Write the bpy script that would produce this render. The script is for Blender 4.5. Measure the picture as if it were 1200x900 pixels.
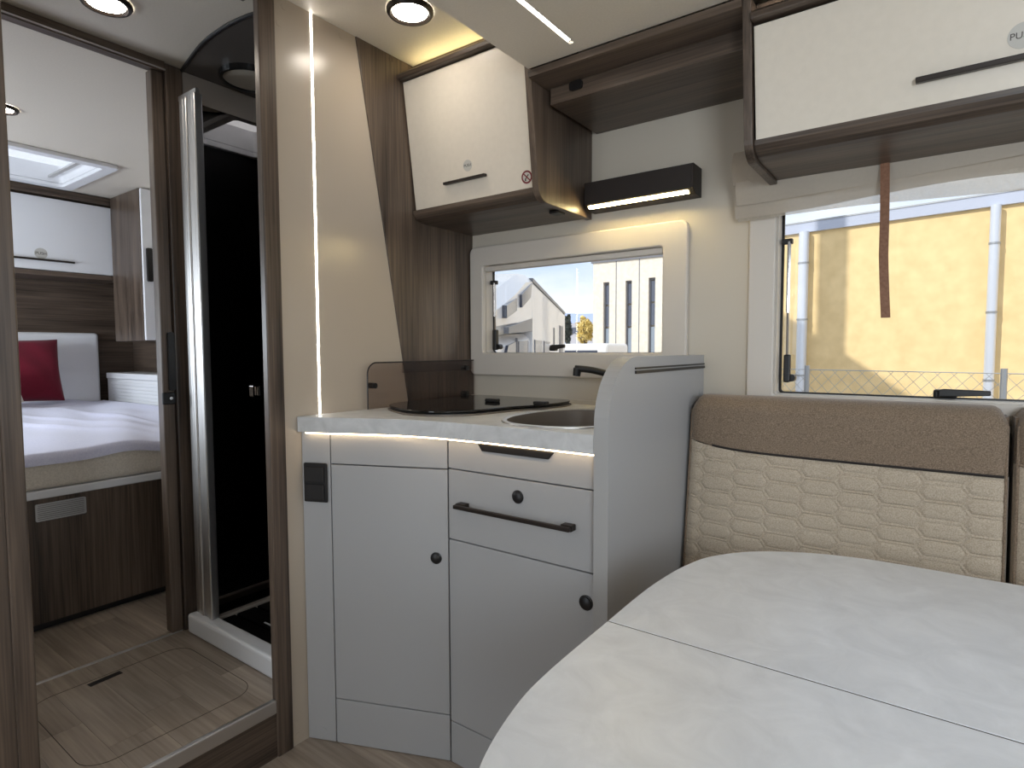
import bpy, bmesh, math, random
import numpy as np
from mathutils import Vector, Matrix, Euler
random.seed(7)
S = bpy.context.scene
C = S.collection
for o in list(bpy.data.objects): bpy.data.objects.remove(o)

# ------------------------------------------------------------------ camera
F_PX = 687.87                                   # focal length in pixels of the 1200x900 frame
YAW, PIT, ROL = math.radians(35.899), math.radians(3.321), math.radians(-0.221)
CAM = np.array([0.0, 0.0, 1.09])
_f = np.array([-math.sin(YAW)*math.cos(PIT), math.cos(YAW)*math.cos(PIT), -math.sin(PIT)])
_r = np.array([math.cos(YAW), math.sin(YAW), 0.0]); _u = np.cross(_r, _f)
_r, _u = _r*math.cos(ROL)+_u*math.sin(ROL), -_r*math.sin(ROL)+_u*math.cos(ROL)
cam = bpy.data.cameras.new('camera'); camo = bpy.data.objects.new('camera', cam); C.objects.link(camo)
cam.sensor_width = 36; cam.lens = F_PX/1200*36; cam.clip_start = 0.02; cam.clip_end = 3000
m = Matrix.Identity(4)
for i in range(3): m[i][0] = _r[i]; m[i][1] = _u[i]; m[i][2] = -_f[i]; m[i][3] = CAM[i]
camo.matrix_world = m
S.camera = camo
def ray(x, y): return _r*(x-600)/F_PX - _u*(y-450)/F_PX + _f
def onx(x, y, X): d = ray(x, y); return CAM + d*(X/d[0])
def ony(x, y, Y): d = ray(x, y); return CAM + d*(Y/d[1])
def onz(x, y, Z): d = ray(x, y); return CAM + d*((Z-CAM[2])/d[2])

# ------------------------------------------------------------------ world, sun, daylight, exposure
S.view_settings.view_transform = 'Standard'; S.view_settings.look = 'None'
S.view_settings.gamma = 1; S.view_settings.use_curve_mapping = False
S.view_settings.exposure = 0.0
W = bpy.data.worlds.new('world'); S.world = W; W.use_nodes = True
nt = W.node_tree; nt.nodes.clear()
wo = nt.nodes.new('ShaderNodeOutputWorld'); bg = nt.nodes.new('ShaderNodeBackground')
tc = nt.nodes.new('ShaderNodeTexCoord'); mp = nt.nodes.new('ShaderNodeMapping'); mp.inputs['Scale'].default_value = (1, 1, 2.6)
nz = nt.nodes.new('ShaderNodeTexNoise'); nz.inputs['Scale'].default_value = 2.6; nz.inputs['Detail'].default_value = 6
cr = nt.nodes.new('ShaderNodeValToRGB')
cr.color_ramp.elements[0].position = .38; cr.color_ramp.elements[0].color = (.58, .72, .95, 1)
cr.color_ramp.elements[1].position = .6; cr.color_ramp.elements[1].color = (1.0, 1.02, 1.05, 1)
nt.links.new(tc.outputs['Generated'], mp.inputs[0]); nt.links.new(mp.outputs[0], nz.inputs[0])
nt.links.new(nz.outputs[0], cr.inputs[0]); nt.links.new(cr.outputs[0], bg.inputs[0]); nt.links.new(bg.outputs[0], wo.inputs[0])
bg.inputs[1].default_value = 1.25
SUN_TO = Vector((-.42, -.72, .62)).normalized()          # direction towards the sun
sl = bpy.data.lights.new('sun', 'SUN'); sl.energy = 3.1; sl.angle = math.radians(.3); sl.color = (1, .94, .84)
so = bpy.data.objects.new('sun', sl); C.objects.link(so); so.rotation_euler = SUN_TO.to_track_quat('Z', 'Y').to_euler(); so.location = (-6, -12, 14)
def daylight_fill(name, loc, aim, sx, sy, watts, col=(.80, .90, 1)):  # area lamp added at an opening to strengthen the daylight
    l = bpy.data.lights.new(name, 'AREA'); l.shape = 'RECTANGLE'; l.size = sx; l.size_y = sy; l.energy = watts; l.color = col
    o = bpy.data.objects.new(name, l); C.objects.link(o); o.location = loc
    o.rotation_euler = (Vector(aim)).to_track_quat('-Z', 'Y').to_euler()
daylight_fill('windscreen_fill', (2.36, .57, 1.42), (-1, 0, -.12), 1.7, .85, 11)  # added fill lamp, boosts the light from the unseen windscreen
daylight_fill('side_window_fill', (.68, -.62, 1.28), (-.1, 1, -.15), .52, .5, 19)  # added fill lamp at an assumed side window, brightens the table
daylight_fill('entrance_door_fill', (-.98, -.62, 1.0), (0, 1, 0), .58, 1.65, 4.2)  # added fill lamp at an assumed door, lights the kitchen fronts
daylight_fill('bedroom_window_fill', (-3.4, -.62, 1.2), (0, 1, -.2), .9, .5, 34)  # added fill lamp outside an unseen window, brightens the bed

# ------------------------------------------------------------------ materials
def lin(c):
    return tuple(((v/255)/12.92 if v/255 <= .04045 else ((v/255+.055)/1.055)**2.4) for v in c)+(1,)
MATS = {}
def base(name):
    m_ = bpy.data.materials.new(name); m_.use_nodes = True; MATS[name] = m_
    return m_, m_.node_tree, m_.node_tree.nodes['Principled BSDF']
def plain(name, c, rough=.5, metal=0, spec=.5, var=0, scale=30, bump=0, coat=0):
    m_, t, b = base(name)
    b.inputs['Base Color'].default_value = lin(c); b.inputs['Roughness'].default_value = rough
    b.inputs['Metallic'].default_value = metal; b.inputs['Specular IOR Level'].default_value = spec
    b.inputs['Coat Weight'].default_value = coat
    if var or bump:
        g = t.nodes.new('ShaderNodeTexCoord'); n = t.nodes.new('ShaderNodeTexNoise')
        n.inputs['Scale'].default_value = scale; n.inputs['Detail'].default_value = 5
        t.links.new(g.outputs['Object'], n.inputs[0])
        if var:
            r = t.nodes.new('ShaderNodeValToRGB'); r.color_ramp.elements[0].position = .3; r.color_ramp.elements[1].position = .7
            a = [max(0, v-var) for v in c]; z = [min(255, v+var) for v in c]
            r.color_ramp.elements[0].color = lin(a); r.color_ramp.elements[1].color = lin(z)
            t.links.new(n.outputs[0], r.inputs[0]); t.links.new(r.outputs[0], b.inputs['Base Color'])
        if bump:
            k = t.nodes.new('ShaderNodeBump'); k.inputs['Strength'].default_value = bump; k.inputs['Distance'].default_value = .002
            t.links.new(n.outputs[0], k.inputs['Height']); t.links.new(k.outputs[0], b.inputs['Normal'])
    return m_
def wood(name, dark, light, axis, rough=.36, fine=90, tint=.0):
    m_, t, b = base(name)
    g = t.nodes.new('ShaderNodeTexCoord'); oi = t.nodes.new('ShaderNodeObjectInfo')
    ad = t.nodes.new('ShaderNodeVectorMath'); ad.operation = 'ADD'
    sc = t.nodes.new('ShaderNodeVectorMath'); sc.operation = 'SCALE'; sc.inputs['Scale'].default_value = 7
    cb = t.nodes.new('ShaderNodeCombineXYZ')
    for k in range(3): t.links.new(oi.outputs['Random'], cb.inputs[k])
    t.links.new(cb.outputs[0], sc.inputs[0]); t.links.new(g.outputs['Object'], ad.inputs[0]); t.links.new(sc.outputs[0], ad.inputs[1])
    def noise(s_across, s_along, detail, dist):
        mp_ = t.nodes.new('ShaderNodeMapping'); v = [s_across]*3; v['xyz'.index(axis)] = s_along; mp_.inputs['Scale'].default_value = v
        n = t.nodes.new('ShaderNodeTexNoise'); n.inputs['Scale'].default_value = 1; n.inputs['Detail'].default_value = detail; n.inputs['Distortion'].default_value = dist
        t.links.new(ad.outputs[0], mp_.inputs[0]); t.links.new(mp_.outputs[0], n.inputs[0]); return n
    n1 = noise(16, 1.1, 4, .6); n2 = noise(fine*2.2, 4, 3, .2)
    mx = t.nodes.new('ShaderNodeMath'); mx.operation = 'MULTIPLY_ADD'; mx.inputs[1].default_value = .55
    t.links.new(n1.outputs[0], mx.inputs[0])
    m2 = t.nodes.new('ShaderNodeMath'); m2.operation = 'MULTIPLY'; m2.inputs[1].default_value = .45
    t.links.new(n2.outputs[0], m2.inputs[0]); t.links.new(m2.outputs[0], mx.inputs[2])
    r = t.nodes.new('ShaderNodeValToRGB'); r.color_ramp.elements[0].position = .34; r.color_ramp.elements[1].position = .66
    r.color_ramp.elements[0].color = lin(dark); r.color_ramp.elements[1].color = lin(light)
    t.links.new(mx.outputs[0], r.inputs[0])
    hv = t.nodes.new('ShaderNodeHueSaturation')
    if tint:
        mr = t.nodes.new('ShaderNodeMapRange'); mr.inputs[3].default_value = 1-tint; mr.inputs[4].default_value = 1+tint
        t.links.new(oi.outputs['Random'], mr.inputs[0]); t.links.new(mr.outputs[0], hv.inputs['Value'])
    t.links.new(r.outputs[0], hv.inputs['Color']); t.links.new(hv.outputs[0], b.inputs['Base Color'])
    b.inputs['Roughness'].default_value = rough
    k = t.nodes.new('ShaderNodeBump'); k.inputs['Strength'].default_value = .12; k.inputs['Distance'].default_value = .001
    t.links.new(n2.outputs[0], k.inputs['Height']); t.links.new(k.outputs[0], b.inputs['Normal'])
    return m_
def emit(name, c, s):
    m_ = bpy.data.materials.new(name); m_.use_nodes = True; MATS[name] = m_; t = m_.node_tree; t.nodes.clear()
    e = t.nodes.new('ShaderNodeEmission'); e.inputs[0].default_value = (*c, 1); e.inputs[1].default_value = s
    o = t.nodes.new('ShaderNodeOutputMaterial'); t.links.new(e.outputs[0], o.inputs[0]); return m_
def glass(name, tint=(1, 1, 1), refl=.06, rough=.02):
    m_ = bpy.data.materials.new(name); m_.use_nodes = True; MATS[name] = m_; t = m_.node_tree; t.nodes.clear()
    tr = t.nodes.new('ShaderNodeBsdfTransparent'); tr.inputs[0].default_value = (*tint, 1)
    gl = t.nodes.new('ShaderNodeBsdfGlossy'); gl.inputs['Roughness'].default_value = rough
    mx = t.nodes.new('ShaderNodeMixShader'); lw = t.nodes.new('ShaderNodeFresnel'); lw.inputs[0].default_value = 1.45
    ml = t.nodes.new('ShaderNodeMath'); ml.operation = 'MULTIPLY'; ml.inputs[1].default_value = refl/.034; ml.use_clamp = True
    t.links.new(lw.outputs[0], ml.inputs[0])
    if name == 'smoke_acrylic': mx.inputs[0].default_value = refl
    else: t.links.new(ml.outputs[0], mx.inputs[0])
    t.links.new(tr.outputs[0], mx.inputs[1]); t.links.new(gl.outputs[0], mx.inputs[2])
    o = t.nodes.new('ShaderNodeOutputMaterial'); t.links.new(mx.outputs[0], o.inputs[0]); return m_
def sheer(name, c, trans):
    m_ = bpy.data.materials.new(name); m_.use_nodes = True; MATS[name] = m_; t = m_.node_tree; t.nodes.clear()
    d = t.nodes.new('ShaderNodeBsdfDiffuse'); d.inputs[0].default_value = lin(c)
    tl = t.nodes.new('ShaderNodeBsdfTranslucent'); tl.inputs[0].default_value = lin(c)
    tr = t.nodes.new('ShaderNodeBsdfTransparent')
    g = t.nodes.new('ShaderNodeTexCoord'); w = t.nodes.new('ShaderNodeTexNoise'); w.inputs['Scale'].default_value = 140; w.inputs['Detail'].default_value = 2
    mr = t.nodes.new('ShaderNodeMapRange'); mr.inputs[1].default_value = .35; mr.inputs[2].default_value = .65
    mr.inputs[3].default_value = trans*.85; mr.inputs[4].default_value = min(1, trans*1.15)
    t.links.new(g.outputs['Object'], w.inputs[0]); t.links.new(w.outputs[0], mr.inputs[0])
    m1 = t.nodes.new('ShaderNodeMixShader'); m1.inputs[0].default_value = .3 if name != 'dome_white' else .9
    t.links.new(d.outputs[0], m1.inputs[1]); t.links.new(tl.outputs[0], m1.inputs[2])
    m2_ = t.nodes.new('ShaderNodeMixShader'); t.links.new(mr.outputs[0], m2_.inputs[0])
    t.links.new(m1.outputs[0], m2_.inputs[1]); t.links.new(tr.outputs[0], m2_.inputs[2])
    o = t.nodes.new('ShaderNodeOutputMaterial'); t.links.new(m2_.outputs[0], o.inputs[0]); return m_

DK, LT = (46, 37, 31), (109, 93, 80)
wood('wood_x', DK, LT, 'x'); wood('wood_y', DK, LT, 'y'); wood('wood_z', DK, LT, 'z')
wood('plank', (132, 119, 106), (176, 161, 146), 'x', rough=.42, fine=50, tint=.16)
plain('joint', (58, 50, 44), .8)
plain('wall', (208, 199, 184), .45)
plain('gloss_panel', (184, 171, 155), .22, spec=.4)
plain('ceiling', (214, 205, 191), .5, var=3, scale=200, bump=.05)
plain('cabinet', (172, 171, 171), .42)
plain('edge_band', (170, 168, 166), .45)
plain('door_cream', (226, 216, 201), .35, var=2, scale=60)
plain('door_white', (236, 236, 238), .25)
plain('carcass', (52, 46, 43), .7)
def concrete(name, c, v1, scale, rough):
    m_, t, b = base(name)
    g = t.nodes.new('ShaderNodeTexCoord'); n = t.nodes.new('ShaderNodeTexNoise'); n.inputs['Scale'].default_value = scale; n.inputs['Detail'].default_value = 8; n.inputs['Roughness'].default_value = .62; n.inputs['Distortion'].default_value = .8
    r = t.nodes.new('ShaderNodeValToRGB'); r.color_ramp.elements[0].position = .3; r.color_ramp.elements[1].position = .7
    r.color_ramp.elements[0].color = lin([v-v1 for v in c]); r.color_ramp.elements[1].color = lin([min(255, v+v1) for v in c])
    t.links.new(g.outputs['Object'], n.inputs[0]); t.links.new(n.outputs[0], r.inputs[0]); t.links.new(r.outputs[0], b.inputs['Base Color'])
    b.inputs['Roughness'].default_value = rough
    n3 = t.nodes.new('ShaderNodeTexNoise'); n3.inputs['Scale'].default_value = scale*9; n3.inputs['Detail'].default_value = 4
    t.links.new(g.outputs['Object'], n3.inputs[0])
    k = t.nodes.new('ShaderNodeBump'); k.inputs['Strength'].default_value = .12; k.inputs['Distance'].default_value = .001
    t.links.new(n3.outputs[0], k.inputs['Height']); t.links.new(k.outputs[0], b.inputs['Normal'])
concrete('worktop', (206, 205, 204), 13, 16, .4)
concrete('table', (222, 223, 226), 9, 14, .36)
plain('table_edge', (196, 194, 192), .45)
plain('black', (22, 20, 20), .38)
plain('black_soft', (30, 27, 26), .6)
plain('bronze', (46, 38, 33), .4, metal=.4)
plain('lamp_box', (36, 28, 25), .55)
plain('chrome', (205, 205, 208), .12, metal=1)
plain('alu', (214, 212, 210), .38, metal=1)
plain('steel_dark', (128, 120, 113), .5, metal=.6)
plain('hob_glass', (9, 9, 10), .05, spec=.8)
plain('shower_black', (150, 145, 142), .03, metal=1)
plain('shower_matt', (9, 8, 8), .5, spec=.2)
plain('shower_ceiling', (92, 86, 82), .25)
plain('header', (172, 160, 148), .5)
plain('white_plastic', (226, 226, 228), .35)
plain('frame_plastic', (214, 206, 196), .42)
plain('blind_white', (222, 222, 224), .5)
def fabric(name, c, c2, sc=420):
    m_, t, b = base(name); g = t.nodes.new('ShaderNodeTexCoord')
    n = t.nodes.new('ShaderNodeTexNoise'); n.inputs['Scale'].default_value = sc; n.inputs['Detail'].default_value = 3
    r = t.nodes.new('ShaderNodeValToRGB'); r.color_ramp.elements[0].position = .35; r.color_ramp.elements[1].position = .65
    r.color_ramp.elements[0].color = lin(c); r.color_ramp.elements[1].color = lin(c2)
    t.links.new(g.outputs['Object'], n.inputs[0]); t.links.new(n.outputs[0], r.inputs[0]); t.links.new(r.outputs[0], b.inputs['Base Color'])
    b.inputs['Roughness'].default_value = .9; b.inputs['Sheen Weight'].default_value = .25; b.inputs['Specular IOR Level'].default_value = .15
    k = t.nodes.new('ShaderNodeBump'); k.inputs['Strength'].default_value = .35; k.inputs['Distance'].default_value = .001
    t.links.new(n.outputs[0], k.inputs['Height']); t.links.new(k.outputs[0], b.inputs['Normal'])
fabric('fabric_brown', (114, 98, 82), (152, 133, 114)); fabric('fabric_quilt', (176, 160, 140), (204, 190, 170))
fabric('fabric_red', (98, 16, 34), (122, 26, 46)); fabric('fabric_cream', (196, 186, 172), (216, 206, 192))
fabric('sheet', (216, 216, 240), (226, 226, 246), 200); fabric('mattress', (206, 197, 184), (222, 213, 200), 200)
plain('zip', (40, 34, 32), .7)
plain('leather', (132, 92, 68), .6, var=10, scale=160, bump=.3)
glass('window_glass', (.97, .98, .98), .03); glass('smoke_acrylic', (.84, .81, .80), .03)
plain('acrylic_rim', (52, 48, 47), .25)
sheer('curtain', (206, 196, 182), .08); sheer('curtain_sheer', (216, 207, 192), .3)
sheer('dome_white', (250, 250, 250), .25)
emit('led_warm', (1, .90, .76), 14); emit('led_cool', (1, .95, .88), 16); emit('led_under', (1, .74, .44), 13)
emit('spot', (1, .91, .78), 42); emit('cove', (1, .83, .42), 20); emit('hood_led', (1, .78, .36), 75)
plain('sticker', (196, 192, 184), .5); plain('ink', (70, 64, 60), .6); plain('red_ink', (120, 36, 40), .5)
plain('stucco', (240, 212, 160), .9, var=8, scale=5, bump=.3)
plain('fascia', (186, 194, 214), .6); plain('pipe', (214, 220, 232), .35, metal=.3)
plain('concrete_far', (236, 228, 216), .9, var=9, scale=6); plain('far_glass', (96, 102, 118), .15); plain('far_glass_low', (150, 162, 178), .2)
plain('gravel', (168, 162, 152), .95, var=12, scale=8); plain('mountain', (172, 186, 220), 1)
plain('leaf_yellow', (236, 212, 140), .8, var=25, scale=3); plain('leaf_dark', (82, 92, 88), .8, var=15, scale=3); plain('bark', (90, 75, 60), .9)
plain('camper_white', (232, 232, 236), .25, coat=.3); plain('camper_glass', (70, 76, 92), .08); plain('camper_trim', (120, 122, 130), .4)
plain('zinc', (170, 174, 180), .4, metal=.8)
plain('far_block', (190, 190, 200), .9); plain('van_white', (238, 238, 240), .35)

# ------------------------------------------------------------------ mesh helpers
class MB:
    def __init__(s): s.v = []; s.f = []; s.sm = False
    def add(s, vs, fs):
        n = len(s.v); s.v += [tuple(float(c) for c in p) for p in vs]; s.f += [tuple(i+n for i in f) for f in fs]; return s
    def box(s, x0, x1, y0, y1, z0, z1):
        x0, x1 = sorted((x0, x1)); y0, y1 = sorted((y0, y1)); z0, z1 = sorted((z0, z1))
        v = [(x, y, z) for z in (z0, z1) for y in (y0, y1) for x in (x0, x1)]
        return s.add(v, [(0, 2, 3, 1), (4, 5, 7, 6), (0, 1, 5, 4), (2, 6, 7, 3), (0, 4, 6, 2), (1, 3, 7, 5)])
    def obox(s, o, ux, uy, uz):            # oriented box: corner + three edge vectors
        o, ux, uy, uz = (np.array(a, float) for a in (o, ux, uy, uz))
        v = [o+a*ux+b*uy+c*uz for c in (0, 1) for b in (0, 1) for a in (0, 1)]
        return s.add(v, [(0, 2, 3, 1), (4, 5, 7, 6), (0, 1, 5, 4), (2, 6, 7, 3), (0, 4, 6, 2), (1, 3, 7, 5)])
    def prism(s, poly, axis, a, b):         # poly in the two other axes (in xyz order)
        def P(p, t):
            return {'x': (t, p[0], p[1]), 'y': (p[0], t, p[1]), 'z': (p[0], p[1], t)}[axis]
        n = len(poly); v = [P(p, a) for p in poly]+[P(p, b) for p in poly]
        return s.add(v, [tuple(range(n)), tuple(range(2*n-1, n-1, -1))]+[(i, i+n, (i+1) % n+n, (i+1) % n) for i in range(n)])
    def ring(s, outer, inner, axis, a, b):  # prism with a hole; loops with equal counts
        def P(p, t):
            return {'x': (t, p[0], p[1]), 'y': (p[0], t, p[1]), 'z': (p[0], p[1], t)}[axis]
        n = len(outer); v = [P(p, t) for t in (a, b) for L in (outer, inner) for p in L]; f = []
        for i in range(n):
            j = (i+1) % n
            f += [(i, j, n+j, n+i), (2*n+i, 3*n+i, 3*n+j, 2*n+j), (i, 2*n+i, 2*n+j, j), (n+i, n+j, 3*n+j, 3*n+i)]
        return s.add(v, f)
    def cyl(s, c, axis, r, h, n=24, r2=None):
        c = np.array(c, float); ax = {'x': (1, 0, 0), 'y': (0, 1, 0), 'z': (0, 0, 1)}.get(axis, axis) if isinstance(axis, str) else axis
        return s.tube([c, c+np.array(ax, float)*h], [r, r if r2 is None else r2], n)
    def tube(s, path, r, n=10, cap=True):
        path = [np.array(p, float) for p in path]; R = r if hasattr(r, '__len__') else [r]*len(path)
        prev = None; rings = []
        for i, p in enumerate(path):
            d = path[min(i+1, len(path)-1)]-path[max(i-1, 0)]; d = d/np.linalg.norm(d)
            if prev is None:
                a = np.array([0, 0, 1.]) if abs(d[2]) < .9 else np.array([1., 0, 0]); e = np.cross(d, a)
            else: e = prev-d*(prev@d)
            e = e/np.linalg.norm(e); prev = e; g = np.cross(d, e)
            rings.append([p+R[i]*(math.cos(2*math.pi*k/n)*e+math.sin(2*math.pi*k/n)*g) for k in range(n)])
        v = [q for rg in rings for q in rg]; f = []
        for i in range(len(rings)-1):
            for k in range(n):
                f.append((i*n+k, i*n+(k+1) % n, (i+1)*n+(k+1) % n, (i+1)*n+k))
        if cap: f += [tuple(range(n-1, -1, -1)), tuple(range((len(rings)-1)*n, len(rings)*n))]
        return s.add(v, f)
    def grid(s, P, closed_u=False):          # P[i][j] points
        ni, nj = len(P), len(P[0]); v = [p for row in P for p in row]; f = []
        for i in range(ni-1+(1 if closed_u else 0)):
            for j in range(nj-1):
                a = (i % ni)*nj+j; b = ((i+1) % ni)*nj+j; f.append((a, b, b+1, a+1))
        return s.add(v, f)
WL = {}
def obj(name, mb, mat, parent=None, bevel=0, seg=2, smooth=False, label=None, solid=0):
    v = np.array(mb.v); lo, hi = v.min(0), v.max(0); org = np.array([(lo[0]+hi[0])/2, (lo[1]+hi[1])/2, lo[2]])
    me = bpy.data.meshes.new(name); me.from_pydata([tuple(p) for p in v-org], [], mb.f)
    bm = bmesh.new(); bm.from_mesh(me); bmesh.ops.recalc_face_normals(bm, faces=bm.faces); bm.to_mesh(me); bm.free()
    me.materials.append(MATS[mat]); o = bpy.data.objects.new(name, me); C.objects.link(o)
    WL[o.name] = org
    if parent is not None: o.parent = parent; o.location = org-WL[parent.name]
    else: o.location = org
    if smooth:
        for p in me.polygons: p.use_smooth = True
        try: me.set_sharp_from_angle(angle=math.radians(38))
        except Exception: pass
    if solid:
        sd = o.modifiers.new('solid', 'SOLIDIFY'); sd.thickness = solid; sd.offset = 0
    if bevel:
        b = o.modifiers.new('bevel', 'BEVEL'); b.width = bevel; b.segments = seg; b.limit_method = 'ANGLE'; b.angle_limit = math.radians(40)
    if label: o['label'] = label
    return o
def thing(name, label, cat, loc=(0, 0, 0), group=None):
    o = bpy.data.objects.new(name, None); C.objects.link(o); o.location = loc; o.empty_display_size = .05
    WL[o.name] = np.array(loc, float); o['label'] = label; o['category'] = cat
    if group: o['group'] = group
    return o
def tag(o, label, cat, group=None):
    o['label'] = label; o['category'] = cat
    if group: o['group'] = group
    return o
def struct(name, mb, mat, label, cat, parent=None, **k):
    o = obj(name, mb, mat, parent, **k)
    if parent is None: o['kind'] = 'structure'; o['label'] = label; o['category'] = cat
    return o
def sthing(name, label, cat, loc):
    o = thing(name, label, cat, loc); o['kind'] = 'structure'; return o
def B(*a): return MB().box(*a)
def holes(mb, u0, u1, v0, v1, hs, put):      # rectangle minus rectangular holes -> cells
    us = sorted({u0, u1, *[h[0] for h in hs], *[h[1] for h in hs]}); vs = sorted({v0, v1, *[h[2] for h in hs], *[h[3] for h in hs]})
    us = [u for u in us if u0 <= u <= u1]; vs = [v for v in vs if v0 <= v <= v1]
    for i in range(len(us)-1):
        for j in range(len(vs)-1):
            cu, cv = (us[i]+us[i+1])/2, (vs[j]+vs[j+1])/2
            if not any(h[0] < cu < h[1] and h[2] < cv < h[3] for h in hs): put(mb, us[i], us[i+1], vs[j], vs[j+1])
    return mb
def rrect(u0, u1, v0, v1, r, n=6):
    P = []
    for cx, cy, a in ((u1-r, v1-r, 0), (u0+r, v1-r, 90), (u0+r, v0+r, 180), (u1-r, v0+r, 270)):
        for k in range(n+1):
            t = math.radians(a+90*k/n); P.append((cx+r*math.cos(t), cy+r*math.sin(t)))
    return P
def spline(pts, n=6, closed=True):
    pts = [np.array(p, float) for p in pts]; N = len(pts); out = []
    for i in range(N if closed else N-1):
        g = lambda k: pts[k % N] if closed else pts[min(max(k, 0), N-1)]
        p0, p1, p2, p3 = g(i-1), g(i), g(i+1), g(i+2)
        for k in range(n):
            t = k/n; out.append(.5*((2*p1)+(-p0+p2)*t+(2*p0-5*p1+4*p2-p3)*t*t+(-p0+3*p1-3*p2+p3)*t**3))
    if not closed: out.append(pts[-1])
    return out
def circle(cx, cy, r, n=32, ry=None, e=2):
    ry = ry or r; P = []
    for k in range(n):
        t = 2*math.pi*k/n; c, s_ = math.cos(t), math.sin(t)
        P.append((cx+r*math.copysign(abs(c)**(2/e), c), cy+ry*math.copysign(abs(s_)**(2/e), s_)))
    return P
def text_mesh(name, body, size, mat, parent, origin, ux, uy, label=None):
    cu = bpy.data.curves.new(name, 'FONT'); cu.body = body; cu.size = size; cu.align_x = 'CENTER'; cu.align_y = 'CENTER'; cu.extrude = .0002
    t = bpy.data.objects.new(name, cu); C.objects.link(t); bpy.context.view_layer.update()
    me = bpy.data.meshes.new_from_object(t.evaluated_get(bpy.context.evaluated_depsgraph_get()))
    ux, uy = np.array(ux, float), np.array(uy, float); uz = np.cross(ux, uy); mb = MB()
    mb.add([np.array(origin)+v.co.x*ux+v.co.y*uy+v.co.z*uz for v in me.vertices], [tuple(p.vertices) for p in me.polygons])
    bpy.data.objects.remove(t); bpy.data.curves.remove(cu); bpy.data.meshes.remove(me)
    return obj(name, mb, mat, parent, label=label)

# ------------------------------------------------------------------ dimensions (metres)
X1 = -1.404      # kitchen partition
X2 = -2.022      # bedroom partition
XR = -4.32       # rear wall
XF = 2.3         # front (windscreen)
YW = 1.69        # window wall
YL = -.55        # opposite side wall
ZC = 2.004       # ceiling
ZS = .156        # raised floor of corridor and bedroom

# ------------------------------------------------------------------ shell
# ceiling with the openings of two roof lights
SKY_B = (-3.90, -3.34, .66, 1.21); SKY_S = (-1.83, -1.46, 1.25, 1.56)
mb = MB(); holes(mb, XR-.05, XF+.05, YL-.05, YW+.05, [SKY_B, SKY_S], lambda b, a, c, d, e: b.box(a, c, d, e, ZC, ZC+.05))
struct('ceiling', mb, 'ceiling', 'pale grey textured ceiling panel over kitchen and corridor', 'ceiling')
KW = (-1.345, -.655, 1.075, 1.396); BW = (-.354, .88, .966, 1.50)
mb = MB(); holes(mb, XR-.05, XF+.05, -.1, ZC, [KW, BW], lambda b, a, c, d, e: b.box(a, c, YW, YW+.04, d, e))
struct('wall_right', mb, 'wall', 'warm white window wall behind kitchen and bench', 'wall')
LW = [(.42, .94, 1.03, 1.53), (-1.28, -.68, .15, 1.85), (-3.85, -2.95, .95, 1.45)]  # unseen openings, placed to suit the added fill lamps
mb = MB(); holes(mb, XR-.05, XF+.05, -.1, ZC, LW, lambda b, a, c, d, e: b.box(a, c, YL-.04, YL, d, e))
struct('wall_left', mb, 'wall', 'warm white side wall opposite the kitchen', 'wall')
mb = MB(); holes(mb, YL, YW, -.1, ZC, [(-.28, 1.42, 1.0, 1.85)], lambda b, a, c, d, e: b.box(XF, XF+.04, a, c, d, e))
struct('wall_front', mb, 'wall', 'front end wall around the windscreen opening', 'wall')
struct('wall_rear', B(XR-.04, XR, YL, YW, 0, ZC), 'wood_y', 'dark wood rear wall behind the headboard', 'wall')
# floors with planks
def planked(name, x0, x1, y0, y1, ztop, label, seed, wpl=.105):
    r = random.Random(seed)
    t = sthing(name, label, 'floor', ((x0+x1)/2, (y0+y1)/2, ztop-.06))
    obj('underlay', B(x0, x1, y0, y1, ztop-.06, ztop-.002), 'joint', t)
    y = y0; g = .0003
    while y < y1-.005:
        ye = min(y+wpl, y1); x = x0-r.random()*.5
        while x < x1:
            L = r.uniform(.38, .75); a, b = max(x, x0), min(x+L, x1)
            if b-a > .01: obj('plank', B(a+g, b-g, y+g, ye-g, ztop-.004, ztop), 'plank', t)
            x += L
        y = ye
    return t
fl = planked('floor', X1, XF, YL, YW, 0, 'brown grey wood plank floor of the kitchen', 1, .14)
fc = planked('floor_corridor', X2+.004, X1-.012, .1, .96, ZS, 'raised wood plank corridor floor with a hatch', 2)
fb = planked('floor_bedroom', -2.72, X2-.006, YL, YW, ZS, 'raised wood plank floor in front of the bed', 3)
# hatch groove and grip slot in corridor floor
hg = rrect(-1.92, -1.50, .456, .86, .06); hi = rrect(-1.9185, -1.5015, .4575, .8585, .0585)
obj('hatch_outline', MB().ring(hg, hi, 'z', ZS-.001, ZS+.0005), 'joint', fc)
obj('hatch_grip', MB().obox((-1.905, .592, ZS-.001), (.02, .002, 0), (-.006, .082, 0), (0, 0, .0018)), 'black', fc, label='black slot grip of the floor hatch')
struct('trim_1', B(X2-.006, X2+.004, .3, .905, ZS-.002, ZS+.004), 'alu', 'thin silver threshold strip at the bedroom doorway', 'trim', bevel=.001)
# step riser with aluminium edge
struct('trim_2', B(X1-.012, X1+.004, .1, .858, ZS-.034, ZS+.003), 'alu', 'silver aluminium edge profile on the corridor step', 'trim', bevel=.003)
struct('wall_step', B(X1-.012, X1, .1, .858, 0, ZS-.034), 'wood_y', 'dark wood riser below the corridor step', 'wall')
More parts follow.
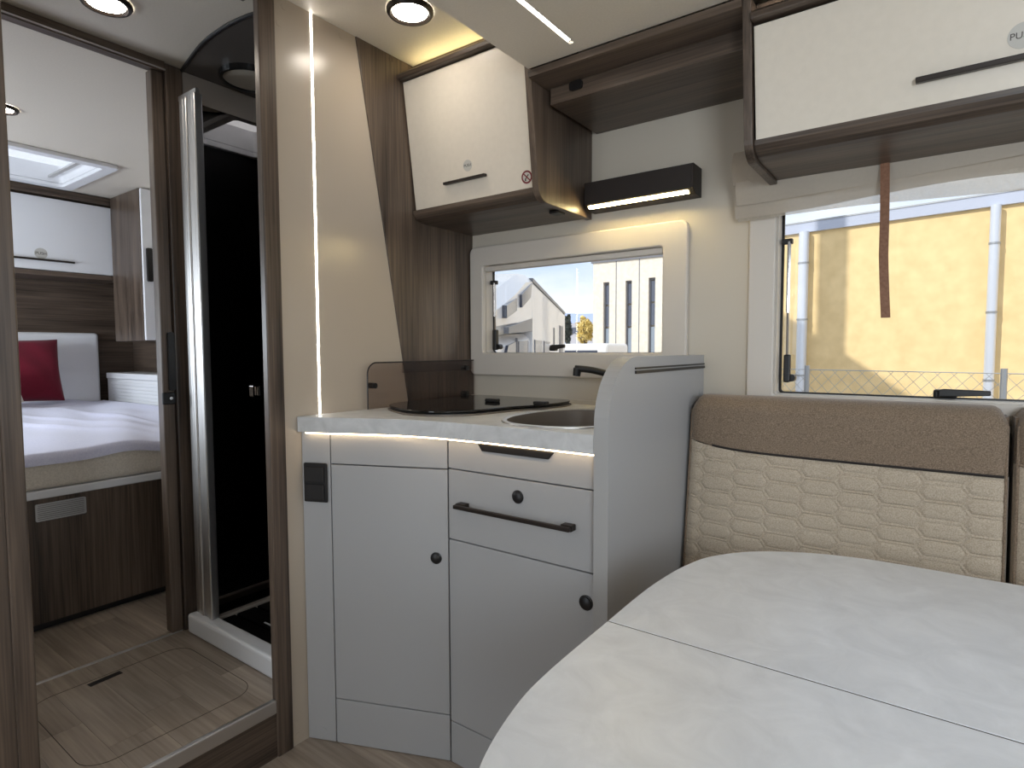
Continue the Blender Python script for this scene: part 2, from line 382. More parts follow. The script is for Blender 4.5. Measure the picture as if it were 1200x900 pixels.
# partition beside kitchen
pt = sthing('wall_partition', 'glossy beige kitchen partition with a dark slanted wood panel', 'wall', (X1-.015, 1.3, 0))
obj('panel_core', B(X1-.03, X1-.002, .904, YW, 0, ZC), 'wall', pt)
obj('light_panel', B(X1-.002, X1, .904, 1.0125, 0, ZC), 'gloss_panel', pt)
obj('light_panel', MB().prism([(1.0195, 0), (1.5, 0), (1.336, 1.05), (1.1655, ZC), (1.0195, ZC)], 'x', X1-.002, X1), 'gloss_panel', pt)
obj('dark_panel', MB().prism([(1.166, ZC), (YW, ZC), (YW, .88), (1.366, .88)], 'x', X1-.002, X1+.004), 'wood_z', pt, bevel=.001)
for (px, py) in ((333, 8), (327, 27), (400, 42), (331, 232), (334, 450), (342, 662), (348, 848), (349, 862)):
    c = onx(px, py, X1); obj('screw_cap', MB().cyl((X1, c[1], c[2]), 'x', .0085, .0008, 20), 'gloss_panel', pt)
c = onx(457, 70, X1); obj('screw_cap', MB().cyl((X1+.004, c[1], c[2]), 'x', .0085, .0008, 20), 'wood_z', pt)
ls = thing('wall_light', 'thin vertical glowing light strip in the kitchen partition', 'light strip', (X1, 1.016, .914))
obj('light_line', B(X1-.001, X1+.001, 1.0135, 1.0185, .914, ZC-.002), 'led_cool', ls)
# corridor opening trims
struct('trim_3', B(X1-.018, X1+.006, .858, .904, 0, ZC), 'wood_z', 'dark wood post between corridor and kitchen partition', 'trim', bevel=.003)
struct('trim_10', B(X1-.06, X1+.006, .351, .858, 1.98, ZC), 'wood_y', 'dark wood header above the corridor opening', 'trim', bevel=.002)
struct('trim_4', B(X1-.05, X1+.012, .3185, .351, 0, ZC), 'wood_z', 'dark wood door jamb at the corridor step', 'trim', bevel=.003)
struct('wall_washroom', B(X1-.035, X1+.006, YL, .318, 0, ZC), 'wood_z', 'dark wood wall beside the corridor opening', 'wall')
struct('wall_corridor', B(X2, X1-.05, .27, .30, ZS, ZC), 'wall', 'plain corridor side wall facing the shower', 'wall')
# bedroom partition
struct('trim_5', B(X2-.02, X2+.015, .3, .907, 1.972, ZC), 'wood_y', 'dark wood header rail above the bedroom doorway', 'trim', bevel=.002)
struct('trim_6', B(X2-.03, X2+.012, .908, .962, ZS, ZC-.002), 'wood_z', 'dark wood post between bedroom door and shower', 'trim', bevel=.003)
struct('wall_bedroom', B(X2-.06, X2-.031, .93, YW, ZS, ZC), 'wood_z', 'partition between shower and bedroom', 'wall')
struct('wall_bedroom_side', B(X2-.04, X2-.01, YL, .30, ZS, ZC), 'wall', 'partition beside the bedroom doorway', 'wall')
obj_rail = struct('trim_7', B(X2+.015, X2+.019, .3, .907, 1.976, 1.98), 'alu', 'thin silver line of the door track under the header', 'trim')
d1 = sthing('door_1', 'dark wood sliding bedroom door edge with black recessed handle', 'door', (X2, .89, ZS))
obj('door_leaf', B(X2-.034, X2+.004, .869, .905, ZS+.004, 1.972), 'wood_z', d1, bevel=.003)
hd = obj('handle', MB().prism(rrect(.886, .906, .962, 1.152, .008), 'x', X2+.002, X2+.013), 'black', d1)
lk = obj('lock', B(X2-.0, X2+.010, .866, .905, .918, .957), 'black', d1, bevel=.003)
obj('lock_pin', MB().cyl((X2+.010, .889, .938), 'x', .005, .006, 14), 'chrome', lk)

# ------------------------------------------------------------------ shower
sh = thing('shower_tray', 'white shower sill with dark slatted floor behind it', 'shower tray', (-1.72, 1.2, ZS))
obj('sill', B(X2+.03, X1-.062, .906, .957, ZS, .221), 'white_plastic', sh, bevel=.010, seg=3)
obj('tray', B(X2-.028, X1-.032, .957, YW, ZS, .168), 'shower_matt', sh)
obj('skirting', B(-1.962, -1.936, .96, YW-.014, .168, .192), 'header', sh, bevel=.003)
for k in range(9):
    y0 = .968+k*.075; obj('slat', B(-1.93, X1-.05, y0, y0+.066, .176, .186), 'shower_matt', sh, bevel=.001)
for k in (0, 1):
    obj('glint_line', B(-1.81+.02*k, -1.60-.1*k, .982+.075*k, .988+.075*k, .186, .1875), 'white_plastic', sh)  # white strips standing in for reflections on the glossy slats
struct('wall_shower', B(X2-.03, X2, .963, YW, .168, 1.912), 'shower_black', 'glossy black shower wall', 'wall')
struct('trim_8', B(X2-.03, X2+.004, .963, YW, 1.912, ZC-.006), 'header', 'beige band above the black shower wall', 'trim')
struct('wall_shower_outer', B(X2, X1-.03, YW-.012, YW, .168, ZC-.006), 'shower_matt', 'matt black outer shower wall', 'wall')
struct('wall_shower_kitchen', B(X1-.04, X1-.031, .91, YW-.012, .168, ZC-.006), 'shower_matt', 'matt black shower wall behind the kitchen partition', 'wall')
arc = spline([(X2, .962), (-1.80, .917), (-1.659, .907), (-1.58, .911), (-1.515, .922), (-1.44, .95)], 8, False)
mb = MB(); mb.prism([tuple(p) for p in arc]+[(X1-.034, .96), (X1-.034, 1.25), (X2, 1.25)], 'z', ZC-.006, ZC-.0005)
holes(mb, X2, X1-.034, 1.25, YW-.012, [SKY_S], lambda b, a, c, d, e: b.box(a, c, d, e, ZC-.006, ZC-.0005))
struct('ceiling_shower', mb, 'shower_ceiling', 'dark grey glossy shower ceiling with a curved edge', 'ceiling')
rim = [(p[0], p[1], ZC-.007) for p in arc]
struct('trim_9', MB().tube(rim, .005, 8), 'black', 'black curved rim of the shower ceiling', 'trim')
sp = thing('shower_lamp', 'switched-off round lamp with black rim on the shower ceiling', 'ceiling lamp', (-1.87, 1.115, ZC-.03))
obj('rim', MB().ring(circle(-1.87, 1.115, .094, 40), circle(-1.87, 1.115, .085, 40), 'z', ZC-.024, ZC-.006), 'black', sp)
obj('diffuser', MB().cyl((-1.87, 1.115, ZC-.018), 'z', .085, .01, 40), 'ceiling', sp)
fd = thing('folding_shower_door', 'silver aluminium shower door folded back beside the bedroom post', 'shower door', (-1.95, .94, .221))
for k, (xa, w, y0, y1) in enumerate(((-1.974, .026, .929, .951), (-1.944, .020, .926, .953), (-1.921, .030, .929, .951), (-1.888, .018, .926, .953))):
    obj('profile', B(xa, xa+w, y0, y1, .222, 1.885), 'alu', fd, bevel=.004, seg=3)
obj('top_guide', B(-1.985, -1.875, .934, .946, 1.885, 1.9), 'alu', fd)
dl = thing('shower_latch', 'small chrome latch on the black shower wall', 'latch', (X2, 1.19, .92))
obj('bracket', MB().ring(rrect(1.172, 1.215, .915, .972, .012), rrect(1.178, 1.208, .921, .966, .008), 'x', X2, X2+.012), 'chrome', dl)
obj('bolt', B(X2, X2+.02, 1.192, 1.206, .925, .962), 'chrome', dl, bevel=.003)
def rooflight(name, R, label, mat='white_plastic', z0=ZC-.02, fw=.05):
    t = thing(name, label, 'roof light', ((R[0]+R[1])/2, (R[2]+R[3])/2, z0))
    o_ = rrect(R[0]-fw, R[1]+fw, R[2]-fw, R[3]+fw, .03); i_ = rrect(R[0]+.006, R[1]-.006, R[2]+.006, R[3]-.006, .02)
    obj('frame', MB().ring(o_, i_, 'z', z0, ZC-.0005), mat, t, bevel=.004)
    obj('shaft', MB().ring(rrect(R[0]+.001, R[1]-.001, R[2]+.001, R[3]-.001, .02), i_, 'z', ZC, ZC+.09), mat, t)
    obj('dome', B(R[0]-.02, R[1]+.02, R[2]-.02, R[3]+.02, ZC+.09, ZC+.093), 'dome_white', t)
    return t
rl = rooflight('bedroom_rooflight', SKY_B, 'white framed roof light in the bedroom ceiling')
obj('bar', B(SKY_B[0]+.01, SKY_B[1]-.01, SKY_B[3]-.07, SKY_B[3]-.05, ZC+.02, ZC+.03), 'alu', rl)
rl = rooflight('shower_rooflight', SKY_S, 'small roof light over the shower mirrored in the black wall', z0=ZC-.025, fw=.03)

# ------------------------------------------------------------------ ceiling spots
def spot(x, y, r, label):
    t = thing('ceiling_spot', label, 'ceiling lamp', (x, y, ZC-.012), 'round ceiling spots')
    P = []
    for rr, z in ((r, ZC-.001), (r, ZC-.006), (r-.004, ZC-.0115), (r-.010, ZC-.012), (r-.017, ZC-.006)):
        P.append([(x+rr*math.cos(2*math.pi*k/40), y+rr*math.sin(2*math.pi*k/40), z) for k in range(41)])
    obj('bezel', MB().grid(P), 'bronze', t, smooth=True)
    obj('diffuser', MB().cyl((x, y, ZC-.0065), 'z', r-.014, .005, 36), 'spot', t)
spot(-1.178, 1.166, .063, 'lit round spot with bronze rim above the worktop')
spot(-1.79, .668, .06, 'lit round spot with bronze rim over the corridor')
spot(-2.868, .705, .055, 'lit round spot with bronze rim over the bed')

# ------------------------------------------------------------------ kitchen base
A = math.atan2(.128, .31); ca, sa = math.cos(A), math.sin(A)
PB = np.array([-1.012, 1.115, 0])                  # kink between angled and straight fronts
def ang(s, d, z):                                  # s metres left of the kink along the angled front, d outwards
    return PB+np.array([-ca*s+sa*d, -sa*s-ca*d, z])
def abox(s0, s1, d0, d1, z0, z1):
    o = ang(s0, d0, z0); return MB().obox(o, ang(s1, d0, z0)-o, ang(s0, d1, z0)-o, (0, 0, z1-z0))
TF = .018
kc = thing('corner_cabinet', 'grey angled kitchen cabinet with tall door and round knob', 'cabinet', (-1.2, 1.2, 0))
obj('carcass', MB().prism([(-1.40, .975), tuple(ang(.335, -TF-.002, 0)[:2]), tuple(ang(.006, -TF-.002, 0)[:2]), (-1.012, 1.16), (-1.012, 1.685), (-1.398, 1.685)], 'z', .001, .868), 'carcass', kc)
g = .0015
dr = obj('door', abox(g, .3355-g, -TF, 0, .1275+g, .7835-g), 'cabinet', kc, bevel=.0015)
ob = ang(.0345, 0, .548)
nrm = np.array([sa, -ca, 0])
def knob(name, pos, n, parent, r=.0155):
    return obj(name, MB().tube([pos, pos+n*.002, pos+n*.003, pos+n*.006, pos+n*.0085], [r, r, r*.86, r*.8, r*.4], 24), 'black', parent, smooth=True)
knob('knob', ob, nrm, dr)
obj('fascia', abox(g, .3355-g, -TF, 0, .7835+g, .868), 'cabinet', kc, bevel=.0015)
obj('kick_panel', abox(g, .3355-g, -TF, 0, .002, .1275-g), 'cabinet', kc, bevel=.0015)
fp = thing('filler_panel', 'narrow grey filler panel between beige partition and angled cabinet', 'panel', tuple(ang(.37, 0, 0)))
sd_ = ang(.3355+g, 0, 0); se = np.array([X1+.003, .9535, 0]); ln = (se-sd_); nn = np.array([ln[1], -ln[0], 0]); nn /= np.linalg.norm(nn); nn *= (1 if nn[1] > 0 else -1)
obj('panel', MB().obox(sd_+np.array([0, 0, .002]), ln, nn*.016, (0, 0, .866)), 'cabinet', fp, bevel=.0015)
pc = onz(378, 858, 0.03)
obj('screw_cap', MB().cyl(sd_+ln*.45+np.array([0, 0, .03]), tuple(-nn), .0085, .0008, 20), 'cabinet', fp)
lu = ln/np.linalg.norm(ln); ll = np.linalg.norm(ln)
sk = thing('power_socket', 'black double socket plate on the narrow grey filler panel', 'socket', tuple(sd_+ln*.5+np.array([0, 0, .678])))
q = sd_+lu*.006+np.array([0, 0, .678])-nn*.001
obj('plate', MB().obox(q, lu*(ll-.014), -nn*.008, (0, 0, .108)), 'black', sk, bevel=.004)
for k in (0, 1):
    obj('flap', MB().obox(q+lu*.007+np.array([0, 0, .008+k*.048])-nn*.008, lu*(ll-.028), -nn*.004, (0, 0, .042)), 'black_soft', sk, bevel=.003)
kr = thing('sink_cabinet', 'grey straight kitchen cabinet with drawer bar handle and lower door', 'cabinet', (-.79, 1.4, 0))
XE0, XE1 = -.575, -.542                             # end panel faces
obj('carcass', B(-1.008, XE0-.002, 1.115+TF+.002, 1.685, .001, .768), 'carcass', kr)
xl, xr = -1.012+.002, XE0-.001; yf = 1.115
f_ = obj('fascia', B(xl, xr, yf, yf+TF, .7865+g, .868), 'cabinet', kr, bevel=.0015)
obj('grip', MB().prism([(-.908, .860), (-.690, .860), (-.704, .843), (-.896, .843)], 'y', yf-.006, yf+.001), 'black', f_, bevel=.0012)
dw = obj('drawer', B(xl, xr, yf, yf+TF, .6025+g, .7865-g), 'cabinet', kr, bevel=.0015)
hb = MB(); hb.box(-.969, -.634, yf-.032, yf-.022, .694, .704)
for xx in (-.969, -.634-.028): hb.prism([(xx, yf), (xx+.028, yf), (xx+.028, yf-.022), (xx, yf-.022)], 'z', .692, .706)
obj('handle', hb, 'bronze', dw, bevel=.002)
knob('lock', np.array([-.791, yf, .744]), np.array([0, -1, 0]), dw, .0160)
dd = obj('door', B(xl, xr, yf, yf+TF, .1145+g, .6025-g), 'cabinet', kr, bevel=.0015)
knob('knob', np.array([-.608, yf, .535]), np.array([0, -1, 0]), dd, .0170)
obj('kick_panel', B(xl, xr, yf, yf+TF, .002, .1145-g), 'cabinet', kr, bevel=.0015)
# end panel beside the sink
ep = thing('kitchen_end_panel', 'grey rounded end panel standing between sink and bench', 'panel', (-.558, 1.39, 0))
prof = [(1.688, .002), (1.085, .002), (1.085, .93)]
for k in range(1, 13):
    t = math.pi/2*k/12; prof.append((1.085+.135*(1-math.cos(t)), .93+.144*math.sin(t)))
prof += [(1.688, 1.074)]
obj('panel', MB().prism(prof, 'x', XE0+.0008, XE1-.0008), 'edge_band', ep)
for a, b in ((XE0, XE0+.0008), (XE1-.0008, XE1)): obj('face_sheet', MB().prism(prof, 'x', a, b), 'cabinet', ep)
c0, c1 = onx(744, 431, XE1), onx(824, 426, XE1)
obj('rail', MB().prism([(c0[1], 1.036), (1.687, 1.036), (1.687, 1.043), (c0[1], 1.043)], 'x', XE1, XE1+.004), 'black', ep)
obj('rail', MB().prism([(c0[1], 1.046), (1.687, 1.046), (1.687, 1.050), (c0[1], 1.050)], 'x', XE1, XE1+.003), 'black', ep)
obj('screw_cap', MB().cyl((XE1, 1.66, .97), 'x', .0085, .0008, 20), 'cabinet', ep)
# worktop
ZT = .912
front = spline([(-1.400, .940), (-1.33, .966), (-1.23, 1.012), (-1.13, 1.05), (-1.03, 1.072), (-.92, 1.082), (-.80, 1.086), (-.68, 1.087), (-.577, 1.087)], 6, False)
outer = [tuple(p) for p in front]+[(-.577, 1.688), (-1.398, 1.688)]
SKC, SKX, SKY_ = (-.755, 1.325), .158, .198
hole = circle(SKC[0], SKC[1], SKX, 48, SKY_, 2.3)
def slab_hole(outer, inner, z0, z1):
    bm = bmesh.new(); mb = MB()
    for z in (z1,):
        es = []
        for L in (outer, inner):
            vs = [bm.verts.new((p[0], p[1], z)) for p in L]
            es += [bm.edges.new((vs[i], vs[(i+1) % len(vs)])) for i in range(len(vs))]
        bmesh.ops.triangle_fill(bm, use_beauty=True, edges=es)
    bm.verts.index_update(); top = [tuple(v.co) for v in bm.verts]; fs = [tuple(v.index for v in f.verts) for f in bm.faces]; n = len(top)
    no = len(outer); bm.free()
    v = top+[(p[0], p[1], z0) for p in top]; f = fs+[tuple(i+n for i in reversed(q_)) for q_ in fs]
    for a, b in ((0, no), (no, n)):
        for i in range(a, b):
            j = a+(i+1-a) % (b-a); f.append((i, j, j+n, i+n))
    return mb.add(v, f)
wt = obj('worktop', slab_hole(outer, hole, .870, ZT), 'worktop', bevel=.0015)
tag(wt, 'light grey concrete-look worktop with a curved front edge', 'worktop')
us = obj('backsplash', B(X1+.003, XE0-.001, 1.676, 1.689, ZT, .925), 'wall'); tag(us, 'low white upstand strip behind the hob', 'upstand')
ul = thing('counter_light', 'warm light strip glowing under the worktop front edge', 'light strip', (-1.0, 1.09, .865))
pth = [(p[0]+.003, p[1]+.006, .868) for p in front if p[0] > -1.385]
obj('light_line', MB().tube(pth, .0019, 6), 'led_under', ul)
# hob
hobp = spline([(-1.257, 1.160), (-1.162, 1.128), (-1.075, 1.150), (-1.015, 1.225), (-.990, 1.35), (-.950, 1.46), (-.934, 1.57), (-.955, 1.645), (-1.02, 1.668), (-1.30, 1.668), (-1.368, 1.62), (-1.375, 1.35), (-1.345, 1.22)], 6)
cen = np.mean(hobp, 0)
hb_ = thing('hob', 'black glass covered gas hob with curved outline in the worktop', 'hob', (cen[0], cen[1], ZT))
def inset(P, k): return [tuple(cen+(p-cen)*k) for p in P]
obj('frame', MB().prism(inset(hobp, 1), 'z', ZT, ZT+.005), 'steel_dark', hb_, bevel=.0015)
obj('burner_pan', MB().prism(inset(hobp, .97), 'z', ZT+.005, ZT+.007), 'black', hb_)
ld = obj('glass_lid', MB().prism(inset(hobp, .985), 'z', ZT+.010, ZT+.0155), 'hob_glass', hb_, bevel=.0015)
for (px, py) in ((577, 470), (634, 473.5)):
    c = onz(px, py, ZT+.018); obj('hinge', B(c[0]-.022, c[0]+.022, c[1]-.012, c[1]+.012, ZT+.0155, ZT+.026), 'black', hb_, bevel=.003)
# sink
sn = thing('sink', 'round dark steel sink bowl set into the worktop', 'sink', (SKC[0], SKC[1], ZT-.14))
P = []
for k_, z in ((1.085, ZT+.0004), (1.08, ZT+.0035), (1.04, ZT+.0045), (1.0, ZT+.002), (.985, ZT-.01), (.96, ZT-.07), (.9, ZT-.115), (.7, ZT-.13), (.3, ZT-.133), (.06, ZT-.134)):
    L = circle(SKC[0], SKC[1], SKX*k_*.985, 48, SKY_*k_*.985, 2.3); P.append([(p[0], p[1], z) for p in L+L[:1]])
obj('bowl', MB().grid(P[2:]), 'steel_dark', sn, smooth=True)
obj('rim', MB().grid(P[:4]), 'alu', sn, smooth=True)
obj('drain', MB().cyl((SKC[0], SKC[1], ZT-.1335), 'z', .03, .003, 24), 'chrome', sn)
# tap
tp = thing('tap', 'black curved tap reaching over the sink', 'tap', (-.62, 1.60, ZT))
obj('body', MB().tube([(-.62, 1.60, ZT), (-.62, 1.60, ZT+.01), (-.62, 1.60, ZT+.011), (-.62, 1.60, .985)], [.026, .026, .019, .018], 20), 'black', tp, smooth=True)
e0 = onx(676, 433, -.85); 
sp_ = spline([(-.62, 1.60, .945), (-.68, 1.578, .982), (-.75, 1.55, 1.012), (-.815, 1.525, 1.030), (-.862, 1.507, 1.035)], 5, False)
obj('spout', MB().tube(sp_, [.010]*len(sp_), 14), 'black', tp, smooth=True)
obj('nozzle', MB().tube([(-.855, 1.51, 1.036), (-.858, 1.509, 1.013)], [.0125, .011], 16), 'black', tp, smooth=True)
obj('lever', MB().obox((-.632, 1.59, .985), (.024, 0, 0), (0, .02, 0), (0, 0, .03)), 'black', tp, bevel=.006)
# smoked splash guard
sg = thing('splash_guard', 'smoked acrylic splash guard on the partition beside the hob', 'splash guard', (X1+.02, 1.43, ZT))
gp = [(1.170, ZT+.001)]+[(1.170+.035*(1-math.cos(math.pi/2*k/8)), 1.018+.035*math.sin(math.pi/2*k/8)) for k in range(9)]+[(1.672, 1.053), (1.672, ZT+.001)]
obj('shield', MB().prism(gp, 'x', X1+.020, X1+.024), 'smoke_acrylic', sg)
for k in range(len(gp)-3):
    pass
obj('rim', MB().tube([(X1+.022, p[0], p[1]) for p in gp[:-1]], .0022, 6), 'acrylic_rim', sg)
obj('fold_strip', B(X1+.0242, X1+.0252, 1.31, 1.655, 1.018, 1.051), 'smoke_acrylic', sg)
for (px, py) in ((439, 452), (547, 431), (547, 461)):
    c = onx(px, py, X1+.026); obj('screw', MB().cyl((X1+.004, c[1], c[2]), 'x', .0085, .026, 18), 'black', sg)
obj('clip', B(X1+.014, X1+.03, 1.42, 1.47, ZT, ZT+.012), 'black', sg, bevel=.002)

# ------------------------------------------------------------------ overhead cabinets
def shelf_profile(zb, yf0):
    return [(yf0, zb+.034), (yf0+.002, zb+.022), (yf0+.012, zb+.010), (yf0+.03, zb+.003), (yf0+.06, zb), (1.688, zb), (1.688, zb+.014), (yf0+.07, zb+.016), (yf0+.03, zb+.022), (yf0+.016, zb+.034)]
def side_profile(zb, yf0, zt, r=.045, top_y=None):
    P = [(1.688, zb), (yf0+r, zb)]
    for k in range(1, 9):
        t = math.pi/2*k/8; P.append((yf0+r*(1-math.sin(t)), zb+r*(1-math.cos(t))))
    P += [(top_y or yf0-.03, zt), (1.688, zt)]
    return P
def push_sticker(c, ux, uy, n, r, parent):
    c = np.array(c); mb = MB(); k = 28
    mb.add([c+r*(math.cos(2*math.pi*i/k)*ux+math.sin(2*math.pi*i/k)*uy)+n*h for h in (.0002, .0008) for i in range(k)],
           [tuple(range(k)), tuple(range(k, 2*k))]+[(i, (i+1) % k, (i+1) % k+k, i+k) for i in range(k)])
    s_ = obj('push_sticker', mb, 'sticker', parent, label='round grey PUSH sticker')
    text_mesh('push_text', 'PUSH', r*.72, 'ink', s_, c+n*.001, ux, uy)
    return s_
u1 = thing('wall_cabinet', 'overhead cabinet with cream flap, stickers and dark wood sides above the hob', 'wall cabinet', (-1.15, 1.55, 1.505))
XC = -.905
obj('bottom_board', MB().prism(shelf_profile(1.509, 1.385), 'x', X1+.006, XC-.02), 'wood_x', u1, smooth=False)
obj('side_panel', MB().prism(side_profile(1.503, 1.375, 1.985, .05, 1.322), 'x', XC-.02, XC), 'wood_z', u1, bevel=.002)
obj('back_box', B(X1+.008, XC-.022, 1.43, 1.687, 1.545, 1.93), 'carcass', u1)
# flap, leaning
p0, p1 = np.array([0, 1.395, 1.544]), np.array([0, 1.344, 1.934]); uy = (p1-p0)/np.linalg.norm(p1-p0); nf = np.array([0, -uy[2], uy[1]])
H1 = np.linalg.norm(p1-p0); ux = np.array([1., 0, 0])
fl_ = obj('flap', MB().obox(p0+ux*(X1+.010), ux*(XC-.024-X1-.010), uy*H1, -nf*.016), 'door_cream', u1, bevel=.0015)
def flap_at(px, py, P0, n): d = ray(px, py); return CAM+d*(((P0-CAM)@n)/(d@n))
a, b = flap_at(523, 217.5, p0, nf), flap_at(571, 207.5, p0, nf)
obj('handle', MB().obox(np.array([a[0], *(p0+uy*((a-p0)@uy))[1:]])+nf*.0, ux*(b[0]-a[0]), uy*.008, nf*.016), 'bronze', fl_, bevel=.0015)
push_sticker(flap_at(548, 194, p0, nf), ux, uy, nf, .0165, fl_)
c = flap_at(617.5, 207.5, p0, nf)
mb = MB(); k = 28
mb.add([c+.0185*(math.cos(2*math.pi*i/k)*ux+math.sin(2*math.pi*i/k)*uy)+nf*h for h in (.0002, .0006) for i in range(k)], [tuple(range(k)), tuple(range(k, 2*k))]+[(i, (i+1) % k, (i+1) % k+k, i+k) for i in range(k)])
ns = obj('no_smoking_sticker', mb, 'sticker', fl_, label='round no-smoking sticker with red ring')
mb = MB()
mb.add([c+r_*(math.cos(2*math.pi*i/k)*ux+math.sin(2*math.pi*i/k)*uy)+nf*.0009 for r_ in (.018, .0132) for i in range(k)], [(i, (i+1) % k, (i+1) % k+k, i+k) for i in range(k)])
dg = (ux-uy)/math.sqrt(2); dp_ = (ux+uy)/math.sqrt(2)
mb.add([c+dg*s_*.015+dp_*w*.0018+nf*.0009 for s_, w in ((-1, -1), (1, -1), (1, 1), (-1, 1))], [(0, 1, 2, 3)])
obj('red_ring', mb, 'red_ink', ns)
mb = MB(); mb.add([c+dp_*s_*.009+dg*w*.0018+nf*.00075 for s_, w in ((-1, -1), (1, -1), (1, 1), (-1, 1))], [(0, 1, 2, 3)])
mb.add([c+ux*x_+uy*y_+nf*.00075 for x_, y_ in ((-.008, -.010), (-.002, -.010), (-.003, -.003), (-.007, -.004))], [(0, 1, 2, 3)])
obj('cigarette', mb, 'ink', ns)
obj('top_rail', MB().prism([(1.325, 1.937), (1.322, 1.950), (1.330, 1.958), (1.37, 1.958), (1.37, 1.937)], 'x', X1+.006, XC-.02), 'wood_x', u1, bevel=.003)
obj('top_ledge', B(X1+.006, XC-.02, 1.37, 1.688, 1.945, 1.958), 'wood_x', u1)
obj('cove_board', B(X1+.006, XC-.02, 1.392, 1.405, 1.958, 2.003), 'wood_x', u1, bevel=.002)
cl = thing('cove_light', 'yellow glowing light strip above the overhead cabinet top', 'light strip', (-1.15, 1.385, 1.958))
obj('light_line', B(X1+.03, XC-.03, 1.374, 1.382, 1.9585, 1.962), 'cove', cl)
c = onz(655, 246, 1.509); lt = obj('latch', B(c[0]-.03, c[0]+.005, c[1]-.01, c[1]+.03, 1.499, 1.509), 'black', u1, bevel=.003)
# shelf box between the cabinets
sb = thing('shelf_box', 'dark wood box shelf under the ceiling between the overhead cabinets', 'shelf', (-.63, 1.55, 1.766))
obj('top_board', B(XC+.002, -.357, 1.325, 1.688, 1.812, 1.83), 'wood_x', sb)
obj('box', B(-.889, -.357, 1.415, 1.688, 1.766, 1.812), 'wood_x', sb, bevel=.001)
a, b = ony(668, 101, 1.415), ony(683, 98, 1.415)
obj('fitting', MB().prism(rrect(a[0], b[0], a[2]-.016, a[2]+.008, .008), 'y', 1.409, 1.416), 'black', sb)
# right overhead cabinet
u2 = thing('wall_cabinet', 'long overhead cabinet with cream flap above the bench window', 'wall cabinet', (.2, 1.55, 1.505))
XA, XB = -.357, .92
obj('bottom_board', MB().prism(shelf_profile(1.512, 1.372), 'x', XA+.019, XB-.02), 'wood_x', u2)
for xx in (XA, XB-.018): obj('side_panel', MB().prism(side_profile(1.503, 1.358, 1.829, .05, 1.327), 'x', xx, xx+.018), 'wood_z', u2, bevel=.002)
obj('back_box', B(XA+.02, XB-.02, 1.43, 1.687, 1.545, 1.80), 'carcass', u2)
q0, q1 = np.array([0, 1.372, 1.544]), np.array([0, 1.338, 1.770]); vy = (q1-q0)/np.linalg.norm(q1-q0); nq = np.array([0, -vy[2], vy[1]])
f2 = obj('flap', MB().obox(q0+ux*(XA+.022), ux*(XB-XA-.044), vy*np.linalg.norm(q1-q0), -nq*.016), 'door_cream', u2, bevel=.0015)
a, b = flap_at(1073, 99.5, q0, nq), flap_at(1200, 70, q0, nq)
obj('handle', MB().obox(np.array([a[0], *(q0+vy*((a-q0)@vy))[1:]]), ux*.37, vy*.010, nq*.017), 'bronze', f2, bevel=.0015)
push_sticker(flap_at(1199, 41, q0, nq), ux, vy, nq, .021, f2)
obj('top_rail', MB().prism([(1.318, 1.776), (1.318, 1.79), (1.33, 1.799), (1.37, 1.799), (1.37, 1.776)], 'x', XA+.019, XB-.02), 'wood_x', u2, bevel=.003)
obj('top_board', B(XA+.019, XB-.02, 1.37, 1.688, 1.80, 1.828), 'wood_x', u2)
obj('light_line', B(XA+.03, XB-.03, 1.36, 1.366, 1.8, 1.804), 'led_warm', u2, label='thin light line above the flap')
# hood lamp
hl = thing('wall_lamp', 'dark brown box lamp with glowing underside above the kitchen window', 'wall lamp', (-.73, 1.65, 1.52))
lp = [(1.689, 1.519), (1.640, 1.519), (1.618, 1.534), (1.618, 1.600), (1.689, 1.600)]
obj('housing', MB().prism(lp, 'x', -.895, -.562), 'lamp_box', hl, bevel=.0015)
obj('end_cap', MB().prism(lp, 'x', -.562, -.556), 'lamp_box', hl, bevel=.001)
o_ = np.array([-.884, 1.6335, 1.5226]); e_ = np.array([0, -.0102, .0070])
nl = np.array([0, -e_[2], e_[1]]); nl = -nl/np.linalg.norm(nl) if nl[2] > 0 else nl/np.linalg.norm(nl)
obj('diffuser', MB().obox(o_-nl*.001, (.312, 0, 0), e_, nl*.0018), 'hood_led', hl, bevel=.0008)

# ------------------------------------------------------------------ drop-down bed above the dinette
db = thing('drop_down_bed', 'white underside of the lift bed with recessed light line', 'lift bed', (.2, .4, 1.832))
lx0, lx1 = -.7475, -.7355
mb = MB(); holes(mb, -.90, 1.25, -.5, 1.322, [(lx0, lx1, .2, 1.277)], lambda b, a, c, d, e: b.box(a, c, d, e, 1.832, 1.85))
obj('underside', mb, 'ceiling', db)
obj('bed_frame', B(-.88, 1.23, -.48, 1.30, 1.85, 1.975), 'wood_x', db)
obj('light_line', B(lx0, lx1, .2, 1.268, 1.836, 1.845), 'led_cool', db, label='recessed white light line')
obj('light_end', B(lx0, lx1, 1.268, 1.277, 1.838, 1.846), 'black', db)
c = ony(581, 57, 1.30)
obj('guide_block', MB().prism([(-.90, 1.842), (-.915, 1.844), (-.925, 1.865), (-.925, 1.875), (-.9, 1.875)], 'y', 1.20, 1.25), 'wood_x', db)

